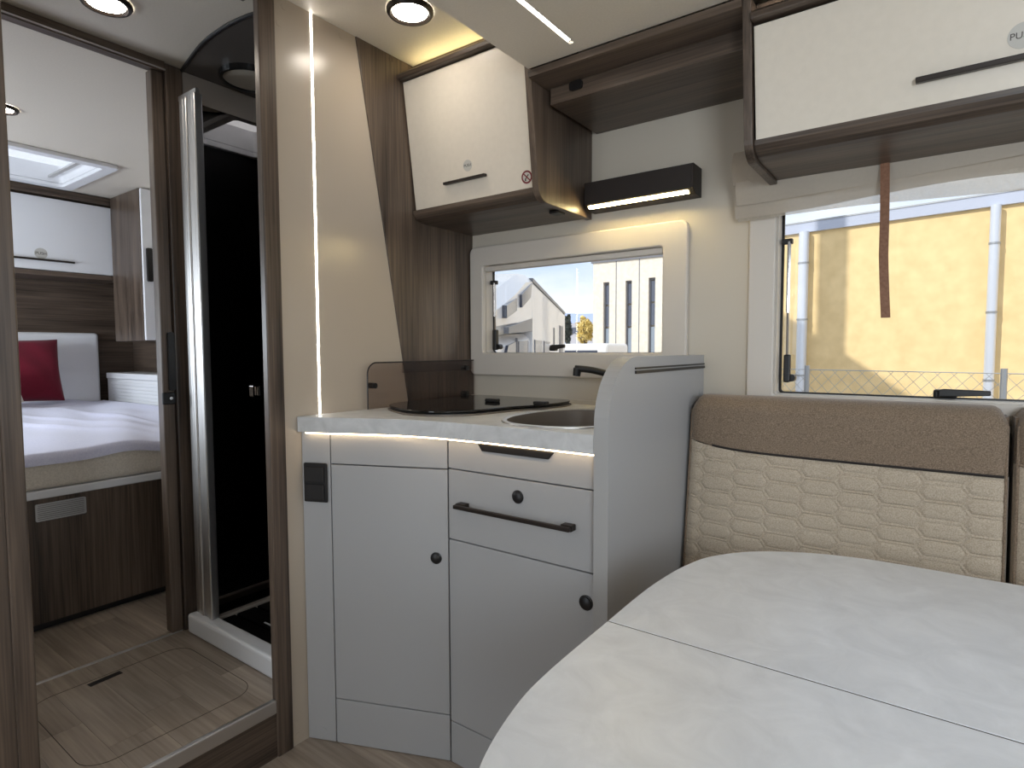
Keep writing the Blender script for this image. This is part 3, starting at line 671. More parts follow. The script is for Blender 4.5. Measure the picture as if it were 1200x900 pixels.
# ------------------------------------------------------------------ kitchen window
w1 = sthing('window_1', 'kitchen window with pale plastic frame above the worktop', 'window', (-1.0, YW, 1.0))
yf_ = 1.668
fo = rrect(-1.397, -.587, .999, 1.462, .022); fi = rrect(-1.338, -.662, 1.078, 1.392, .012)
obj('window_frame', MB().ring(fo, fi, 'y', yf_, YW-.0005), 'frame_plastic', w1, bevel=.006, seg=3)
obj('reveal', MB().ring(rrect(-1.3448, -.6552, 1.0752, 1.3958, .012), rrect(-1.340, -.660, 1.080, 1.391, .012), 'y', YW+.001, YW+.042), 'frame_plastic', w1)
obj('blind_roll', B(-1.335, -.665, 1.678, 1.70, 1.372, 1.3905), 'frame_plastic', w1, bevel=.004)
obj('pane', B(-1.36, -.64, YW+.052, YW+.056, 1.06, 1.41), 'window_glass', w1)
obj('seal', MB().ring(rrect(-1.3445, -.6555, 1.0755, 1.3955, .012), rrect(-1.336, -.664, 1.081, 1.388, .012), 'y', YW+.043, YW+.05), 'black', w1)
def stay(w, x, z0, z1, y0, y1):
    obj('stay_tube', MB().tube([(x, y0, z1), (x, y1, (z0+z1)/2)], .005, 12), 'chrome', w)
    obj('stay_rod', MB().tube([(x, y1, (z0+z1)/2), (x, y1+.004, z0+.05)], .003, 10), 'steel_dark', w)
    obj('stay_clamp', B(x-.007, x+.010, y1-.008, y1+.012, z0, z0+.075), 'black', w, bevel=.004)
    obj('stay_knob', MB().cyl((x+.012, y1, z0+.012), 'y', .010, .02, 14), 'black', w)
    obj('stay_pivot', B(x-.018, x+.008, y0-.004, y0+.012, z1-.006, z1+.008), 'black', w, bevel=.002)
stay(w1, -1.318, 1.09, 1.335, 1.715, 1.715)
def catch(w, x0, x1, y, z, h=1):
    obj('catch_base', B(x0, x0+.024*h, y-.006, y+.02, z-.010, z+.006*h), 'black', w, bevel=.005)
    obj('catch_lever', MB().prism([(x0+.01, z-.004), (x0+.035, z-.004), (x1, z+.001), (x1, z+.012), (x0+.02, z+.008+.003*h), (x0+.01, z+.006+.003*h)], 'y', y-.016, y-.002), 'black', w, bevel=.002)
catch(w1, -1.075, -1.01, 1.705, 1.096)
obj('catch_lever', B(-.672, -.664, 1.705, 1.725, 1.13, 1.21), 'black', w1, bevel=.003)
# ------------------------------------------------------------------ bench window
w2 = sthing('window_2', 'wide bench window with pale plastic frame', 'window', (.27, YW, .95))
obj('window_frame', MB().ring(rrect(-.421, .95, .925, 1.56, .02), rrect(-.3535, .8795, .9665, 1.4995, .008), 'y', 1.674, YW-.0005), 'frame_plastic', w2, bevel=.004)
obj('reveal', MB().ring(rrect(-.3538, .8798, .9662, 1.4998, .008), rrect(-.350, .876, .970, 1.496, .008), 'y', YW+.001, YW+.042), 'frame_plastic', w2)
obj('seal', MB().ring(rrect(-.3535, .8795, .9665, 1.4995, .008), rrect(-.344, .87, .974, 1.49, .008), 'y', YW+.043, YW+.05), 'black', w2)
obj('pane', B(-.37, .90, YW+.052, YW+.056, .95, 1.52), 'window_glass', w2)
stay(w2, -.328, 1.0, 1.375, 1.715, 1.715)
catch(w2, -.005, .10, 1.70, .982, 1.9)

# ------------------------------------------------------------------ roman blind and strap
bl = thing('roman_blind', 'folded cream roman blind above the bench window', 'blind', (.2, 1.64, 1.42))
def drape(x0, x1, z_top, z_bot, y, amp, seed, nx=90, nz_=16, sag=None):
    r = random.Random(seed); ph = [r.uniform(0, 6.28) for _ in range(6)]; P = []
    for i in range(nx+1):
        u = i/nx; x = x0+(x1-x0)*u; row = []
        zb = z_bot+(sag(x) if sag else 0)
        for j in range(nz_+1):
            v = j/nz_
            w = amp*(math.sin(9*u+ph[0]+2*v)+.6*math.sin(23*u+ph[1]-3*v)+.4*math.sin(41*u+ph[2]))*v
            yy = y-.018*math.sin(v*math.pi)+w
            row.append((x, yy, z_top+(zb-z_top)*v+.25*amp*math.sin(15*u+ph[3])*v))
        P.append(row)
    return MB().grid(P)
obj('back_layer', drape(-.445, .93, 1.60, 1.428, 1.655, .0025, 3, sag=lambda x: -.006*math.sin(6*x)), 'curtain_sheer', bl, smooth=True)
obj('fold', drape(-.448, .93, 1.60, 1.447, 1.642, .003, 4, sag=lambda x: .012*math.sin(7*x+1.2)), 'curtain', bl, smooth=True)
obj('fold', drape(-.440, .93, 1.60, 1.478, 1.622, .003, 5, sag=lambda x: .012*math.sin(5*x+.4)), 'curtain', bl, smooth=True)
obj('fold', drape(-.446, -.30, 1.60, 1.515, 1.606, .002, 6, nx=24), 'curtain', bl, smooth=True)
obj('batten', B(-.448, .93, 1.652, 1.66, 1.598, 1.605), 'curtain', bl)
P = []
for i in range(25):
    v = i/24; z = 1.512-(1.512-1.160)*v; xc = -.110+.001*math.sin(v*5)+.018*max(0, v-.6)+.006*v; P.append([(xc-.0092, 1.606-.02*v, z), (xc+.0092, 1.606-.02*v, z)])
st = obj('strap', MB().grid(P), 'leather', solid=.0025); tag(st, 'brown leather strap hanging in front of the bench window', 'strap')

# ------------------------------------------------------------------ bench and backrests
def backrest(x0, x1, label, seed):
    t = thing('backrest_cushion', label, 'cushion', ((x0+x1)/2, 1.6, .44), 'bench backrest cushions')
    nu = 230; us_ = np.linspace(0, 1, nu+1)
    Wd = x1-x0; r = .03
    def endk(u):                                   # 1 in the middle, rounds off at both ends
        d = min(u, 1-u)*Wd
        return 1.0 if d >= r else math.sqrt(max(0, 1-(1-d/r)**2))
    ZTOP = .968
    def front(x, z):                               # y of front plane
        return 1.497+(z-.44)*.128
    def seam(x):
        s = (x-x0)
        return .827+.030*math.exp(-max(0, s)/.07)
    a_, b_ = .079, .040; w1_, w2_ = .032, .047
    def quilt(x, z):
        xx, zz = x-x0-.004, z-.44; best = -1e9; ci = round(xx/a_)
        for i in (ci-1, ci, ci+1):
            off = b_/2 if i % 2 else 0; cj = round((zz-off)/b_)
            for j in (cj-1, cj, cj+1):
                dx, dz = abs(xx-i*a_), abs(zz-off-j*b_)
                n_ = math.hypot(b_/2, w2_-w1_)
                d = min(b_/2-dz, ((w2_-dx)*(b_/2)-dz*(w2_-w1_))/n_)
                best = max(best, d)
        g_ = math.exp(-((best-.0036)/.0016)**2)
        return -.0030*g_+.0012*min(1, max(0, best-.004)/.009)
    P = []; nz_ = 120
    for u in us_:
        x = x0+Wd*u; k = endk(u); zb, zt = .44, seam(x)-.003; row = []
        for j in range(nz_+1):
            z = zb+(zt-zb)*j/nz_
            row.append((x, front(x, z)+.03*(1-k)-quilt(x, z)*k, z))
        P.append(row)
    obj('quilted_panel', MB().grid(P), 'fabric_quilt', t, smooth=True)
    P = []; Q = []
    for u in us_[::3]:
        x = x0+Wd*u; k = endk(u); zs_ = seam(x)+.002; row = []
        yb = 1.668
        for j in range(11):
            z = zs_+(.925-zs_)*j/10; row.append((x, front(x, z)-.006*math.sin(j/10*1.4)+.03*(1-k), z*k+(1-k)*min(z, .93)))
        y0 = front(x, .925)-.0059
        for j in range(1, 13):
            th = math.pi/2*j/12; row.append((x, y0+.03*(1-k)+.055*(1-math.cos(th)), .925+(ZTOP-.925)*math.sin(th)*k-.02*(1-k)*math.sin(th)))
        ztp = row[-1][2]; yl = row[-1][1]
        for j in range(1, 6): row.append((x, yl+(yb-yl)*j/5, ztp-.004*(j/5)**2))
        for j in range(1, 4): row.append((x, yb, ztp-.004-(ztp-.45)*j/3))
        P.append(row)
    obj('top_panel', MB().grid(P), 'fabric_brown', t, smooth=True)
    z_ = [(x0+Wd*u, front(0, seam(x0+Wd*u))-.0005, seam(x0+Wd*u)) for u in np.linspace(.10, .985, 60)]
    obj('zip', MB().tube(z_, .003, 6), 'zip', t)
    z_ = [(x0+Wd*u, front(0, seam(x0+Wd*u))+.003, seam(x0+Wd*u)) for u in np.linspace(.01, .10, 12)]
    obj('seam', MB().tube(z_, .0022, 6), 'fabric_brown', t)
    for xx in (x0+.006, x1-.006):
        obj('piping', MB().tube([(xx, front(0, z)+.010, z) for z in np.linspace(.45, .93, 24)], .0032, 8), 'fabric_brown', t)
        obj('end_panel', MB().prism([(front(0, .45)+.02, .445), (front(0, .9)+.02, .9), (1.60, .945), (1.666, .945), (1.666, .445)], 'x', xx-.004, xx+.004), 'fabric_brown', t)
    return t
backrest(-.538, .128, 'brown and beige quilted backrest beside the grey end panel', 1)
backrest(.134, .80, 'brown and beige quilted backrest further from the end panel', 2)
bn = thing('bench', 'upholstered dinette bench under the window', 'bench', (.15, 1.3, 0))
obj('base', B(-.535, .80, 1.07, 1.685, .001, .33), 'cabinet', bn, bevel=.002)
obj('seat_cushion', B(-.535, .128, 1.02, 1.51, .335, .44), 'fabric_brown', bn, bevel=.03, seg=4)
obj('seat_cushion', B(.132, .80, 1.02, 1.51, .335, .44), 'fabric_brown', bn, bevel=.03, seg=4)

# ------------------------------------------------------------------ table
ZTB = .70
tb = thing('dinette_table', 'pale grey table with rounded corners and a leaf joint', 'table', (.15, .75, 0))
def edge_pts(): return spline([(-.30, .36), (-.336, .41), (-.361, .496), (-.371, .58), (-.3725, .75), (-.3725, .87), (-.367, .957), (-.357, 1.025), (-.335, 1.097), (-.28, 1.17), (-.198, 1.222), (-.116, 1.248), (-.036, 1.2555), (.105, 1.2555)], 8, False)
E = edge_pts(); SEAM = .748
pa = [tuple(p) for p in E if p[1] > SEAM+.003]+[(.62, 1.2555), (.70, 1.2), (.72, 1.1), (.72, SEAM+.0015)]; pa = [(-.3725, SEAM+.0015)]+pa
pb = [tuple(p) for p in E if p[1] < SEAM-.003]; pb = [(-.22, .315), (-.1, .30)][::-1]+pb
pb = [(.72, SEAM-.0015), (.72, .45), (.70, .36), (.62, .30)]+pb+[(-.3725, SEAM-.0015)]
for nm, pp in (('table_leaf', pa), ('table_leaf', pb)):
    o = obj(nm, MB().prism(pp, 'z', ZTB-.028, ZTB), 'table', tb, bevel=.0007)
    o.data.materials.append(MATS['table_edge'])
obj('leaf_joint', B(-.371, .719, SEAM-.0014, SEAM+.0014, ZTB-.027, ZTB-.0008), 'zip', tb)
obj('support_rail', B(-.2, .6, .60, .90, ZTB-.05, ZTB-.0285), 'alu', tb)
obj('leg', MB().tube([(.2, .75, .02), (.2, .75, .65)], [.045, .04], 24), 'alu', tb, smooth=True)
obj('foot_plate', MB().cyl((.2, .75, 0.001), 'z', .17, .02, 36), 'alu', tb)

# ------------------------------------------------------------------ bedroom
XBF = -2.385
bb = thing('bed_base', 'dark wood bed base with a pale top rim', 'bed', (-3.3, .8, ZS))
obj('front_panel', B(XBF-.02, XBF, .05, 1.49, ZS+.03, .604), 'wood_z', bb)
obj('kick_recess', B(XBF-.05, XBF-.03, .05, 1.49, ZS, ZS+.03), 'black', bb)
obj('carcass', B(XR+.03, XBF-.055, .06, 1.49, ZS, .60), 'carcass', bb)
obj('rim', B(XR+.065, XBF+.004, .04, 1.495, .604, .632), 'white_plastic', bb, bevel=.004)
vt = thing('vent_grille', 'small silver slatted vent on the bed base', 'vent', (XBF, .70, .525))
obj('frame', MB().ring(rrect(.620, .762, .530, .588, .005), rrect(.625, .757, .535, .583, .004), 'x', XBF, XBF+.005), 'alu', vt)
obj('backing', B(XBF, XBF+.001, .622, .76, .532, .586), 'steel_dark', vt)
for k in range(7): obj('slat', B(XBF+.001, XBF+.004, .625, .757, .537+k*.0066, .5412+k*.0066), 'alu', vt)
mt = thing('mattress', 'beige bed mattress with a wrinkled white lilac sheet', 'mattress', (-3.3, .8, .632))
def mtop(x, y):
    k = (XBF-x)/1.9
    w = .006*math.sin(9*y+5*x)+.004*math.sin(17*y-7*x+1)+.004*math.sin(26*(y+.35*x))*max(0, min(1, (y-.5)*2))
    fold = .012*math.exp(-((y-1.05-.25*(x+3.0))/.03)**2)+.010*math.exp(-((y-.92-.35*(x+3.0))/.025)**2)+.009*math.exp(-((y-1.18-.1*(x+3.2))/.02)**2)
    return .755+.04*max(0, k)+w+fold*math.exp(-((x+3.3)/.5)**2)
nx_, ny_ = 110, 110; P = []
for i in range(nx_+1):
    x = (XBF-.012)+(XR+.08-XBF)*(i/nx_); row = []
    for j in range(ny_+1):
        y = .06+1.42*j/ny_; row.append((x, y, mtop(x, y)))
    P.append(row)
# front roll-over
pre = []
for k in range(6, 0, -1):
    t = math.pi/2*k/6
    pre.append([(XBF-.012+.02*math.sin(t), .06+1.42*j/ny_, mtop(XBF-.012, .06+1.42*j/ny_)-.022*(1-math.cos(t))-(.012 if k == 6 else 0)+.006*math.sin(5*(.06+1.42*j/ny_)+1)*(1-math.cos(t))) for j in range(ny_+1)])
obj('sheet', MB().grid(pre+P), 'sheet', mt, smooth=True)
obj('core', B(XR+.08, XBF+.002, .065, 1.475, .633, .742), 'mattress', mt, bevel=.02, seg=4)
hb2 = obj('headboard', B(XR+.003, XR+.06, -.2, 1.472, .634, 1.205), 'door_white', bevel=.02, seg=4); tag(hb2, 'white padded headboard behind the red cushion', 'headboard')
def cushion(name, c, w, h, d, rx, rz, mat, label):
    P = []; n = 40
    R_ = Euler((0, rx, rz)).to_matrix()
    for side in (1, -1):
        for i in range(n+1):
            row = []
            for j in range(n+1):
                u, v = -1+2*i/n, -1+2*j/n
                th = ((1-u*u)*(1-v*v))**.42*d/2*side
                pin = 1-.05*(1-abs(u)**1.5)*abs(v)**3
                pin2 = 1-.05*(1-abs(v)**1.5)*abs(u)**3
                q_ = Vector((th*(1+.06*math.sin(7*u+5*v)), u*w/2*pin2, v*h/2*pin)); q_ = R_ @ q_; row.append((c[0]+q_.x, c[1]+q_.y, c[2]+q_.z))
            P.append(row)
    mb = MB(); mb.grid(P[:n+1]); mb.grid(P[n+1:])
    o = obj(name, mb, mat, smooth=True); tag(o, label, 'cushion'); return o
cushion('cushion', (-4.10, 1.02, .985), .40, .36, .13, -.22, .0, 'fabric_red', 'dark red square cushion leaning on the white headboard')
cushion('cushion', (-3.90, .80, .915), .36, .2, .12, -.5, .0, 'fabric_cream', 'cream cushion lying in front of the red cushion')
# rear overhead cabinet
oc = thing('bedroom_cabinet', 'white glossy flap cabinet with dark wood surround over the headboard', 'wall cabinet', (-4.15, .9, 1.51))
obj('body', B(XR+.003, -4.075, .1, 1.535, 1.53, 1.985), 'wood_y', oc)
obj('bottom_board', B(XR+.003, -4.04, .1, 1.535, 1.515, 1.543), 'wood_y', oc, bevel=.006)
obj('top_rail', B(-4.09, -4.03, .1, 1.535, 1.960, 2.0), 'wood_y', oc, bevel=.004)
fw_ = obj('flap', B(-4.075, -4.05, .12, 1.522, 1.546, 1.948), 'door_white', oc, bevel=.002)
a, b = onx(16, 303, -4.05), onx(87, 308, -4.05)
obj('handle', B(-4.05, -4.038, .6, b[1], b[2]-.006, b[2]+.004), 'bronze', fw_)
push_sticker((-4.05, *onx(48, 297, -4.05)[1:]), np.array([0, 1., 0]), np.array([0, 0, 1.]), np.array([1., 0, 0]), .03, fw_)
# hanging side locker
wl = thing('bedroom_locker', 'hanging dark wood side locker with white front door', 'locker', (-3.84, 1.585, 1.15))
obj('body', B(-4.025, -3.64, 1.478, 1.688, 1.15, 2.0), 'wood_z', wl, bevel=.002)
dfr = obj('door', B(-3.638, -3.62, 1.482, 1.688, 1.153, 1.998), 'door_white', wl, bevel=.002)
a = onx(174, 291, -3.62); b = onx(174, 330, -3.62)
obj('handle', MB().prism(rrect(a[1]-.014, a[1]+.014, b[2], a[2], .006), 'x', -3.62, -3.605), 'black', dfr)
# side ledge with ribbed panel
sl_ = thing('side_ledge', 'white ledge with ribbed panel along the bed', 'ledge', (-3.9, 1.59, .6))
obj('top_board', B(XR+.065, -2.7, 1.50, 1.688, .922, .957), 'white_plastic', sl_, bevel=.004)
obj('side_panel', B(XR+.065, -2.7, 1.508, 1.688, .605, .92), 'white_plastic', sl_)
for k in range(12): obj('rib', B(XR+.14, -2.8, 1.502, 1.508, .66+k*.0205, .677+k*.0205), 'blind_white', sl_, bevel=.002)
struct('wall_bedroom_panel', B(XR, -2.7, YW-.004, YW-.0005, .957, 1.6), 'wood_x', 'dark wood wall panel beside the bed under the locker', 'wall')

# ------------------------------------------------------------------ outside
ZG = -.78
gr = struct('ground', B(-160, 160, 3.2, 220, ZG-.2, ZG), 'gravel', 'pale gravel yard outside the windows', 'ground')
struct('ground_behind', B(-160, 160, -120, -2.2, ZG-.2, ZG), 'gravel', 'pale gravel yard on the entrance side', 'ground')
struct('ground_under', B(-160, 160, -2.2, 3.2, ZG-.2, ZG-.001), 'gravel', 'pale gravel strip under the vehicle', 'ground')
# yellow building
dv = ray(-62, 412); dv[2] = 0; dv /= np.linalg.norm(dv)      # along the wall, leftwards / away
nrm_w = np.array([dv[1], -dv[0], 0.]); nrm_w = nrm_w if nrm_w[1] < 0 else -nrm_w
P0w = CAM+ray(1058, 330)*9.5; cw = P0w@nrm_w
def onwall(px, py, off=0): d = ray(px, py); return CAM+d*((cw+off-CAM@nrm_w)/(d@nrm_w))
zt = (onwall(917, 277)[2]+onwall(1200, 237)[2])/2
Pl, Pr = onwall(860, 400), onwall(1200, 400)
Pl = np.array([Pl[0], Pl[1], ZG]); Pr = np.array([Pr[0], Pr[1], ZG])-dv*14; Pl = Pl+dv*1.0
yb = thing('yellow_building', 'yellow rendered building seen through the bench window', 'building', tuple((Pl+Pr)/2))
obj('wall', MB().obox(Pl, Pr-Pl, -nrm_w*8, (0, 0, zt-ZG)), 'stucco', yb)
obj('gutter', MB().obox(Pl+nrm_w*.06+np.array([0, 0, zt-ZG]), Pr-Pl, -nrm_w*8.4, (0, 0, .17)), 'fascia', yb)
obj('flashing', MB().obox(Pl+nrm_w*.07+np.array([0, 0, zt-ZG+.17]), Pr-Pl, -nrm_w*8.4, (0, 0, .025)), 'zinc', yb)
for px, w in ((1165, .065), (944, .085)):
    c = onwall(px, 330); q_ = c+nrm_w*.12
    p_ = obj('downpipe', MB().tube([(q_[0], q_[1], ZG), (q_[0], q_[1], zt)], w, 14), 'pipe', yb, smooth=True)
    for z in (.6, 1.6, 2.6): obj('clip', MB().tube([(q_[0], q_[1], z), (q_[0], q_[1], z+.03)], w*1.12, 14), 'zinc', p_)
# chain-link fence in front of it
fe = thing('chain_link_fence', 'wire mesh fence in front of the yellow building', 'fence', tuple(CAM+ray(1058, 440)*5+np.array([0, 0, -1.7])))
fd0 = CAM+ray(1058, 440)*5.2; fdir = -dv
def fpt(s, z): return np.array([fd0[0]+fdir[0]*s, fd0[1]+fdir[1]*s, z])
ftop = CAM[2]-27/F_PX*5.2
S0 = -2.3; mb = MB(); n_ = 100; pitch = .115
for k in range(n_):
    s0 = S0+k*pitch; hgt = 1.2
    for a_, b_ in ((s0, s0+hgt*.9), (s0+hgt*.9, s0)):
        mb.tube([fpt(a_, ftop-hgt), fpt(b_, ftop)], .0022, 3, cap=False)
msh = obj('wire_mesh', mb, 'zinc', fe); msh['kind'] = 'stuff'
for zz in (ftop, ftop-.6): obj('tension_wire', MB().tube([fpt(S0, zz), fpt(10, zz)], .004, 5), 'zinc', fe)
for px in (946, 1177):
    d = ray(px, 430); 
    n2 = np.array([dv[1], -dv[0], 0]); c = CAM+d*(((fd0-CAM)@n2)/(d@n2))
    obj('post', MB().tube([(c[0], c[1], ZG), (c[0], c[1], ftop+.04)], .024, 10), 'zinc', fe)
# concrete building with slot windows
YB = 24.0
cb_ = thing('concrete_building', 'pale concrete building with tall slot windows beyond the kitchen window', 'building', tuple(ony(760, 360, YB)*np.array([1, 1, 0])+np.array([0, 0, ZG])))
xl_, ztb = ony(695, 360, YB)[0], ony(738, 304.5, YB)[2]
slots = []
for a, b, top, bot in ((707, 714, 331, 450), (733, 740.5, 329, 450), (760, 768, 325.5, 450)):
    A_, B_ = ony(a, top, YB), ony(b, top, YB); slots.append((A_[0], B_[0], ZG+1.2, A_[2]))
mb = MB(); holes(mb, xl_, xl_+16, ZG, ztb, slots, lambda m_, a, c, d, e: m_.box(a, c, YB, YB+.25, d, e)); mb.box(xl_, xl_+16, YB+.25, YB+10, ZG, ztb)
obj('wall', mb, 'concrete_far', cb_)
for (a, b, z0, z1) in slots:
    wn = obj('window', MB().ring([(a, z0), (b, z0), (b, z1), (a, z1)], [(a+.06, z0+.06), (b-.04, z0+.06), (b-.04, z1-.08), (a+.06, z1-.08)], 'y', YB+.12, YB+.18), 'camper_trim', cb_)
    zm = z0+(z1-z0)*.42
    zz = [z0+.06, z0+(z1-z0)*.45, z0+(z1-z0)*.72, z1-.08]
    for k in range(3): obj('pane', B(a+.06, b-.04, YB+.15, YB+.16, zz[k]+.04, zz[k+1]-.04), 'far_glass' if k else 'far_glass_low', wn)
obj('coping', B(xl_-.08, xl_+16.1, YB-.06, YB+10, ztb, ztb+.12), 'camper_trim', cb_)
for px in (722, 749): c = ony(px, 350, YB); obj('joint', B(c[0]-.02, c[0]+.02, YB-.005, YB, ZG, ztb), 'camper_trim', cb_)
# parked motorhome
n1 = CAM+ray(624, 400)*8.4; n2_ = CAM+ray(662, 400)*14.2
u_ = n2_-n1; u_[2] = 0; Lm = np.linalg.norm(u_); u_ /= Lm; v_ = np.array([u_[1], -u_[0], 0.]); v_ = v_ if (v_@_r) < 0 else -v_
N0 = np.array([n1[0], n1[1], ZG])
def mo(a, b, z): return N0+u_*a+v_*b+np.array([0, 0, z])
pm = thing('motorhome', 'white parked motorhome seen through the kitchen window', 'motorhome', tuple(mo(3, 1, 0)))
HB = 2.90
def hull(sect):            # list of cross-sections (a, [(b,z),...])
    P = [[mo(a, b, z) for b, z in ring+ring[:1]] for a, ring in sect]
    mb = MB().grid(P); n = len(P[0])-1
    for row in (P[0], P[-1]): mb.add(row[:-1], [tuple(range(n))])
    return mb
Wm = 2.25
def rr(z0, z1, w0, w1, r): return [(w0+r, z0), (w1-r, z0), (w1, z0+r), (w1, z1-r), (w1-r, z1), (w0+r, z1), (w0, z1-r), (w0, z0+r)]
obj('body', hull([(0.0, rr(.45, HB, 0, Wm, .08)), (Lm, rr(.45, HB-.12, 0, Wm, .08))]), 'camper_white', pm, bevel=.02)
cap = obj('cab_cap', hull([(-.02, rr(2.12, HB+.03, .0, Wm, .1)), (-.6, rr(2.10, HB-.02, .01, Wm-.01, .12)), (-1.3, rr(2.06, HB-.22, .03, Wm-.03, .14)), (-2.0, rr(2.0, HB-.42, .08, Wm-.08, .14)), (-2.6, rr(1.95, HB-.62, .18, Wm-.18, .12)), (-2.9, rr(1.92, HB-.82, .3, Wm-.3, .06))]), 'camper_white', pm, smooth=True)
def side_quad(name, pts, mat, parent, b=-.012, th=.03):
    k = len(pts); v = [mo(a, b, z) for a, z in pts]+[mo(a, b+th, z) for a, z in pts]
    return obj(name, MB().add(v, [tuple(range(k)), tuple(range(2*k-1, k-1, -1))]+[(i, (i+1) % k, (i+1) % k+k, i+k) for i in range(k)]), mat, parent)
side_quad('cap_window', [(-.12, 2.80), (-1.05, 2.56), (-1.05, 2.40), (-.22, 2.60)], 'camper_glass', cap)
side_quad('cap_window', [(-1.25, 2.50), (-1.95, 2.36), (-1.95, 2.22), (-1.25, 2.35)], 'camper_glass', cap, b=.02, th=.06)
side_quad('cap_stripe', [(0, 2.32), (-1.95, 2.12), (-1.95, 2.05), (0, 2.14)], 'camper_trim', cap, b=.0, th=.06)
cabb = obj('cab', hull([(-.02, rr(.4, 2.1, .04, Wm-.04, .08)), (-1.2, rr(.4, 2.06, .06, Wm-.06, .1)), (-2.1, rr(.4, 2.0, .1, Wm-.1, .12)), (-2.75, rr(.4, 1.35, .14, Wm-.14, .12)), (-3.6, rr(.4, 1.05, .2, Wm-.2, .12)), (-3.8, rr(.45, .8, .3, Wm-.3, .08))]), 'camper_white', pm, smooth=True)
side_quad('cab_window', [(-.15, 2.0), (-1.0, 1.98), (-1.0, 1.42), (-.15, 1.42)], 'camper_glass', cabb, b=.035)
side_quad('cab_window', [(-1.15, 1.97), (-1.7, 1.92), (-2.2, 1.45), (-1.15, 1.42)], 'camper_glass', cabb, b=.05, th=.06)
side_quad('door_line', [(-1.05, 2.02), (-1.1, 2.02), (-1.1, .6), (-1.05, .6)], 'camper_trim', cabb, b=.04)
for a0, a1, z0, z1, mt_ in ((.2, 1.1, 1.42, 2.02, 'camper_glass'), (1.4, 2.3, 1.42, 2.02, 'camper_glass'), (4.4, 5.2, .7, 2.4, 'camper_trim'), (3.1, 3.3, 1.95, 2.3, 'camper_glass')):
    obj('side_window' if mt_ == 'camper_glass' else 'side_door', MB().obox(mo(a0, -.015, z0), u_*(a1-a0), v_*.04, (0, 0, z1-z0)), mt_, pm, bevel=.01)
obj('roof_edge', MB().obox(mo(0, -.01, HB-.06), u_*Lm+np.array([0, 0, -.12]), v_*.06, (0, 0, .05)), 'camper_trim', pm)
for a in (-2.9, Lm-1.6):
    for b in (.12, Wm-.3):
        p_ = mo(a, b, .33); obj('wheel', MB().cyl(p_, tuple(v_), .33, .2, 24), 'black', pm)
# white van, trees, hills, distant block
vn = thing('parked_van', 'white parked van roof behind the kitchen window catch', 'van', tuple(np.array([*ony(680, 410, 20)[:2], ZG])))
c = ony(679, 403, 20.0)
obj('body', B(c[0]-.9, c[0]+1.6, 19.2, 21.0, ZG+.3, c[2]), 'van_white', vn, bevel=.12, seg=3)
obj('window', B(c[0]-.5, c[0]+1.2, 19.19, 19.22, c[2]-.7, c[2]-.25), 'camper_glass', vn)
for dx in (-.4, 1.1): obj('wheel', MB().cyl((c[0]+dx, 19.15, ZG+.33), 'y', .33, .2, 20), 'black', vn)
def tree(px, py_top, py_bot, Y, wpx, mat, label, seed):
    r = random.Random(seed); c = ony(px, (py_top+py_bot)/2, Y); top = ony(px, py_top, Y)[2]; w = wpx/F_PX*np.linalg.norm(c-CAM)*.5
    t = thing('tree', label, 'tree', (c[0], c[1], ZG)); zb = ony(px, py_bot, Y)[2]
    obj('trunk', MB().tube([(c[0], c[1], ZG), (c[0], c[1], zb+(top-zb)*.4)], [.2, .1], 8), 'bark', t)
    mb = MB(); hgt = (top-zb)/2
    for k in range(1500):
        d = np.array([r.gauss(0, 1) for _ in range(3)]); d /= np.linalg.norm(d); q_ = r.random()**.4
        p_ = np.array([c[0], c[1], (top+zb)/2])+d*q_*np.array([w, w, hgt])*(.8+.2*math.sin(5*d[0]+7*d[2]+seed))
        e1 = np.array([r.gauss(0, 1) for _ in range(3)]); e1 /= np.linalg.norm(e1); e2 = np.cross(e1, [r.random(), r.random(), 1.]); e2 /= np.linalg.norm(e2); s_ = .16*max(1, w/2)
        mb.add([p_-e1*s_, p_+e2*s_*.5, p_+e1*s_, p_-e2*s_*.5], [(0, 1, 2, 3)])
    cr_ = obj('crown', mb, mat, t); cr_['kind'] = 'stuff'
tree(686, 369, 404, 30, 22, 'leaf_yellow', 'yellow autumn tree beside the concrete building', 3)
tree(665, 366, 406, 34, 10, 'leaf_dark', 'dark green tree beyond the parked motorhome', 5)
fbk = thing('distant_block', 'low distant white block below the hills', 'building', tuple(np.array([*ony(672, 380, 60)[:2], ZG])))
c0 = ony(664, 379, 60.0); c1 = ony(700, 400, 60.0)
obj('wall', B(c0[0], c1[0], 60, 68, ZG, c0[2]), 'far_block', fbk)
obj('window', B(c0[0]+.4, c1[0], 59.9, 60.0, c0[2]-1.2, c0[2]-.5), 'far_glass', fbk)
mb = MB(); P = []; Q = []
rd = random.Random(4); nseg = 120
for i in range(nseg+1):
    th = math.radians(-80+160*i/nseg); x, y = 1200*math.sin(th)-0, 1200*math.cos(th)
    hgt = 62+14*math.sin(th*9+.6)+8*math.sin(th*23+1)+4*math.sin(th*51)
    P.append([(x*.92, y*.92, ZG-1), (x, y, hgt*.6), (x*1.05, y*1.05, hgt), (x*1.2, y*1.2, hgt*.7), (x*1.3, y*1.3, ZG-1)])
struct('hills', MB().grid(P), 'mountain', 'blue hills on the horizon', 'hills', smooth=True)
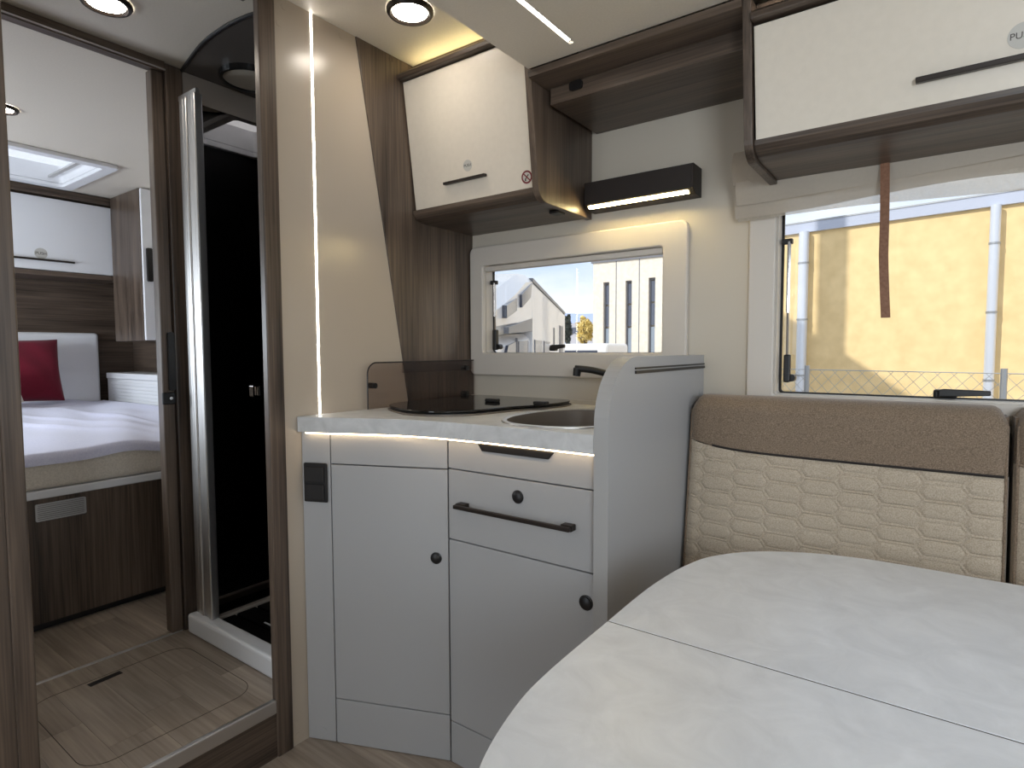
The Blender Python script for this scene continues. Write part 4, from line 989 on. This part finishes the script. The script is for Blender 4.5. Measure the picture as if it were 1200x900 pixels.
struct('ground_far', B(-1600, 1600, 220, 1500, ZG-1.5, ZG-.3), 'gravel', 'far flat land in front of the hills', 'ground')
# out-of-view sun screen, added to keep direct sun off the table
aw = thing('added_sunshade', 'unseen fabric sun screen added over the entrance side', 'added_sunshade', (-.9, -2.0, ZG))
obj('cassette', B(-4.2, 2.4, -.72, -.595, 2.02, 2.14), 'white_plastic', aw, bevel=.02)
obj('shade_canopy', MB().obox((-4.1, -.66, 2.10), (6.4, 0, 0), (0, -2.7, -.30), (0, 0, .012)), 'fabric_cream', aw)
obj('front_rail', B(-4.12, 2.32, -3.41, -3.35, 1.76, 1.84), 'white_plastic', aw, bevel=.01)
for xx in (-4.0, 2.2): obj('leg', MB().tube([(xx, -3.38, ZG), (xx, -3.38, 1.77)], .022, 12), 'alu', aw)
# added unseen caster, shaped to throw the step-shaped shadow on the yellow wall
def sunback(px, py, dist): w_ = onwall(px, py); return w_+np.array(SUN_TO)*dist
DS = 19.0
HS = np.array([SUN_TO.x, SUN_TO.y, 0]); HS /= np.linalg.norm(HS)
ngh = thing('added_shadow_caster', 'unseen grey blocks added to cast shade on the yellow wall', 'building', (0, -14, ZG))
a, b = sunback(958, 330, DS), sunback(993, 330, DS)
top = sunback(975, 262, DS)[2]+1.5
obj('shadow_tower', MB().obox((a[0], a[1], ZG), np.array([b[0]-a[0], b[1]-a[1], 0]), HS*1.5, (0, 0, top-ZG)), 'concrete_far', ngh)
k0, k1 = sunback(915, 366, DS), sunback(1062, 461, DS)
sl2 = (k1-k0); ext = .3
pl_, pr_ = k0-sl2*ext, k1+sl2*1.5
mb = MB(); hv = HS*2.0
vs = []
for off in (np.zeros(3), hv):
    vs += [np.array([pl_[0], pl_[1], ZG])+off, np.array([pr_[0], pr_[1], ZG])+off, pr_+off, pl_+off]
mb.add(vs, [(0, 1, 2, 3), (4, 7, 6, 5), (0, 4, 5, 1), (1, 5, 6, 2), (2, 6, 7, 3), (3, 7, 4, 0)])
obj('shadow_slab', mb, 'concrete_far', ngh)
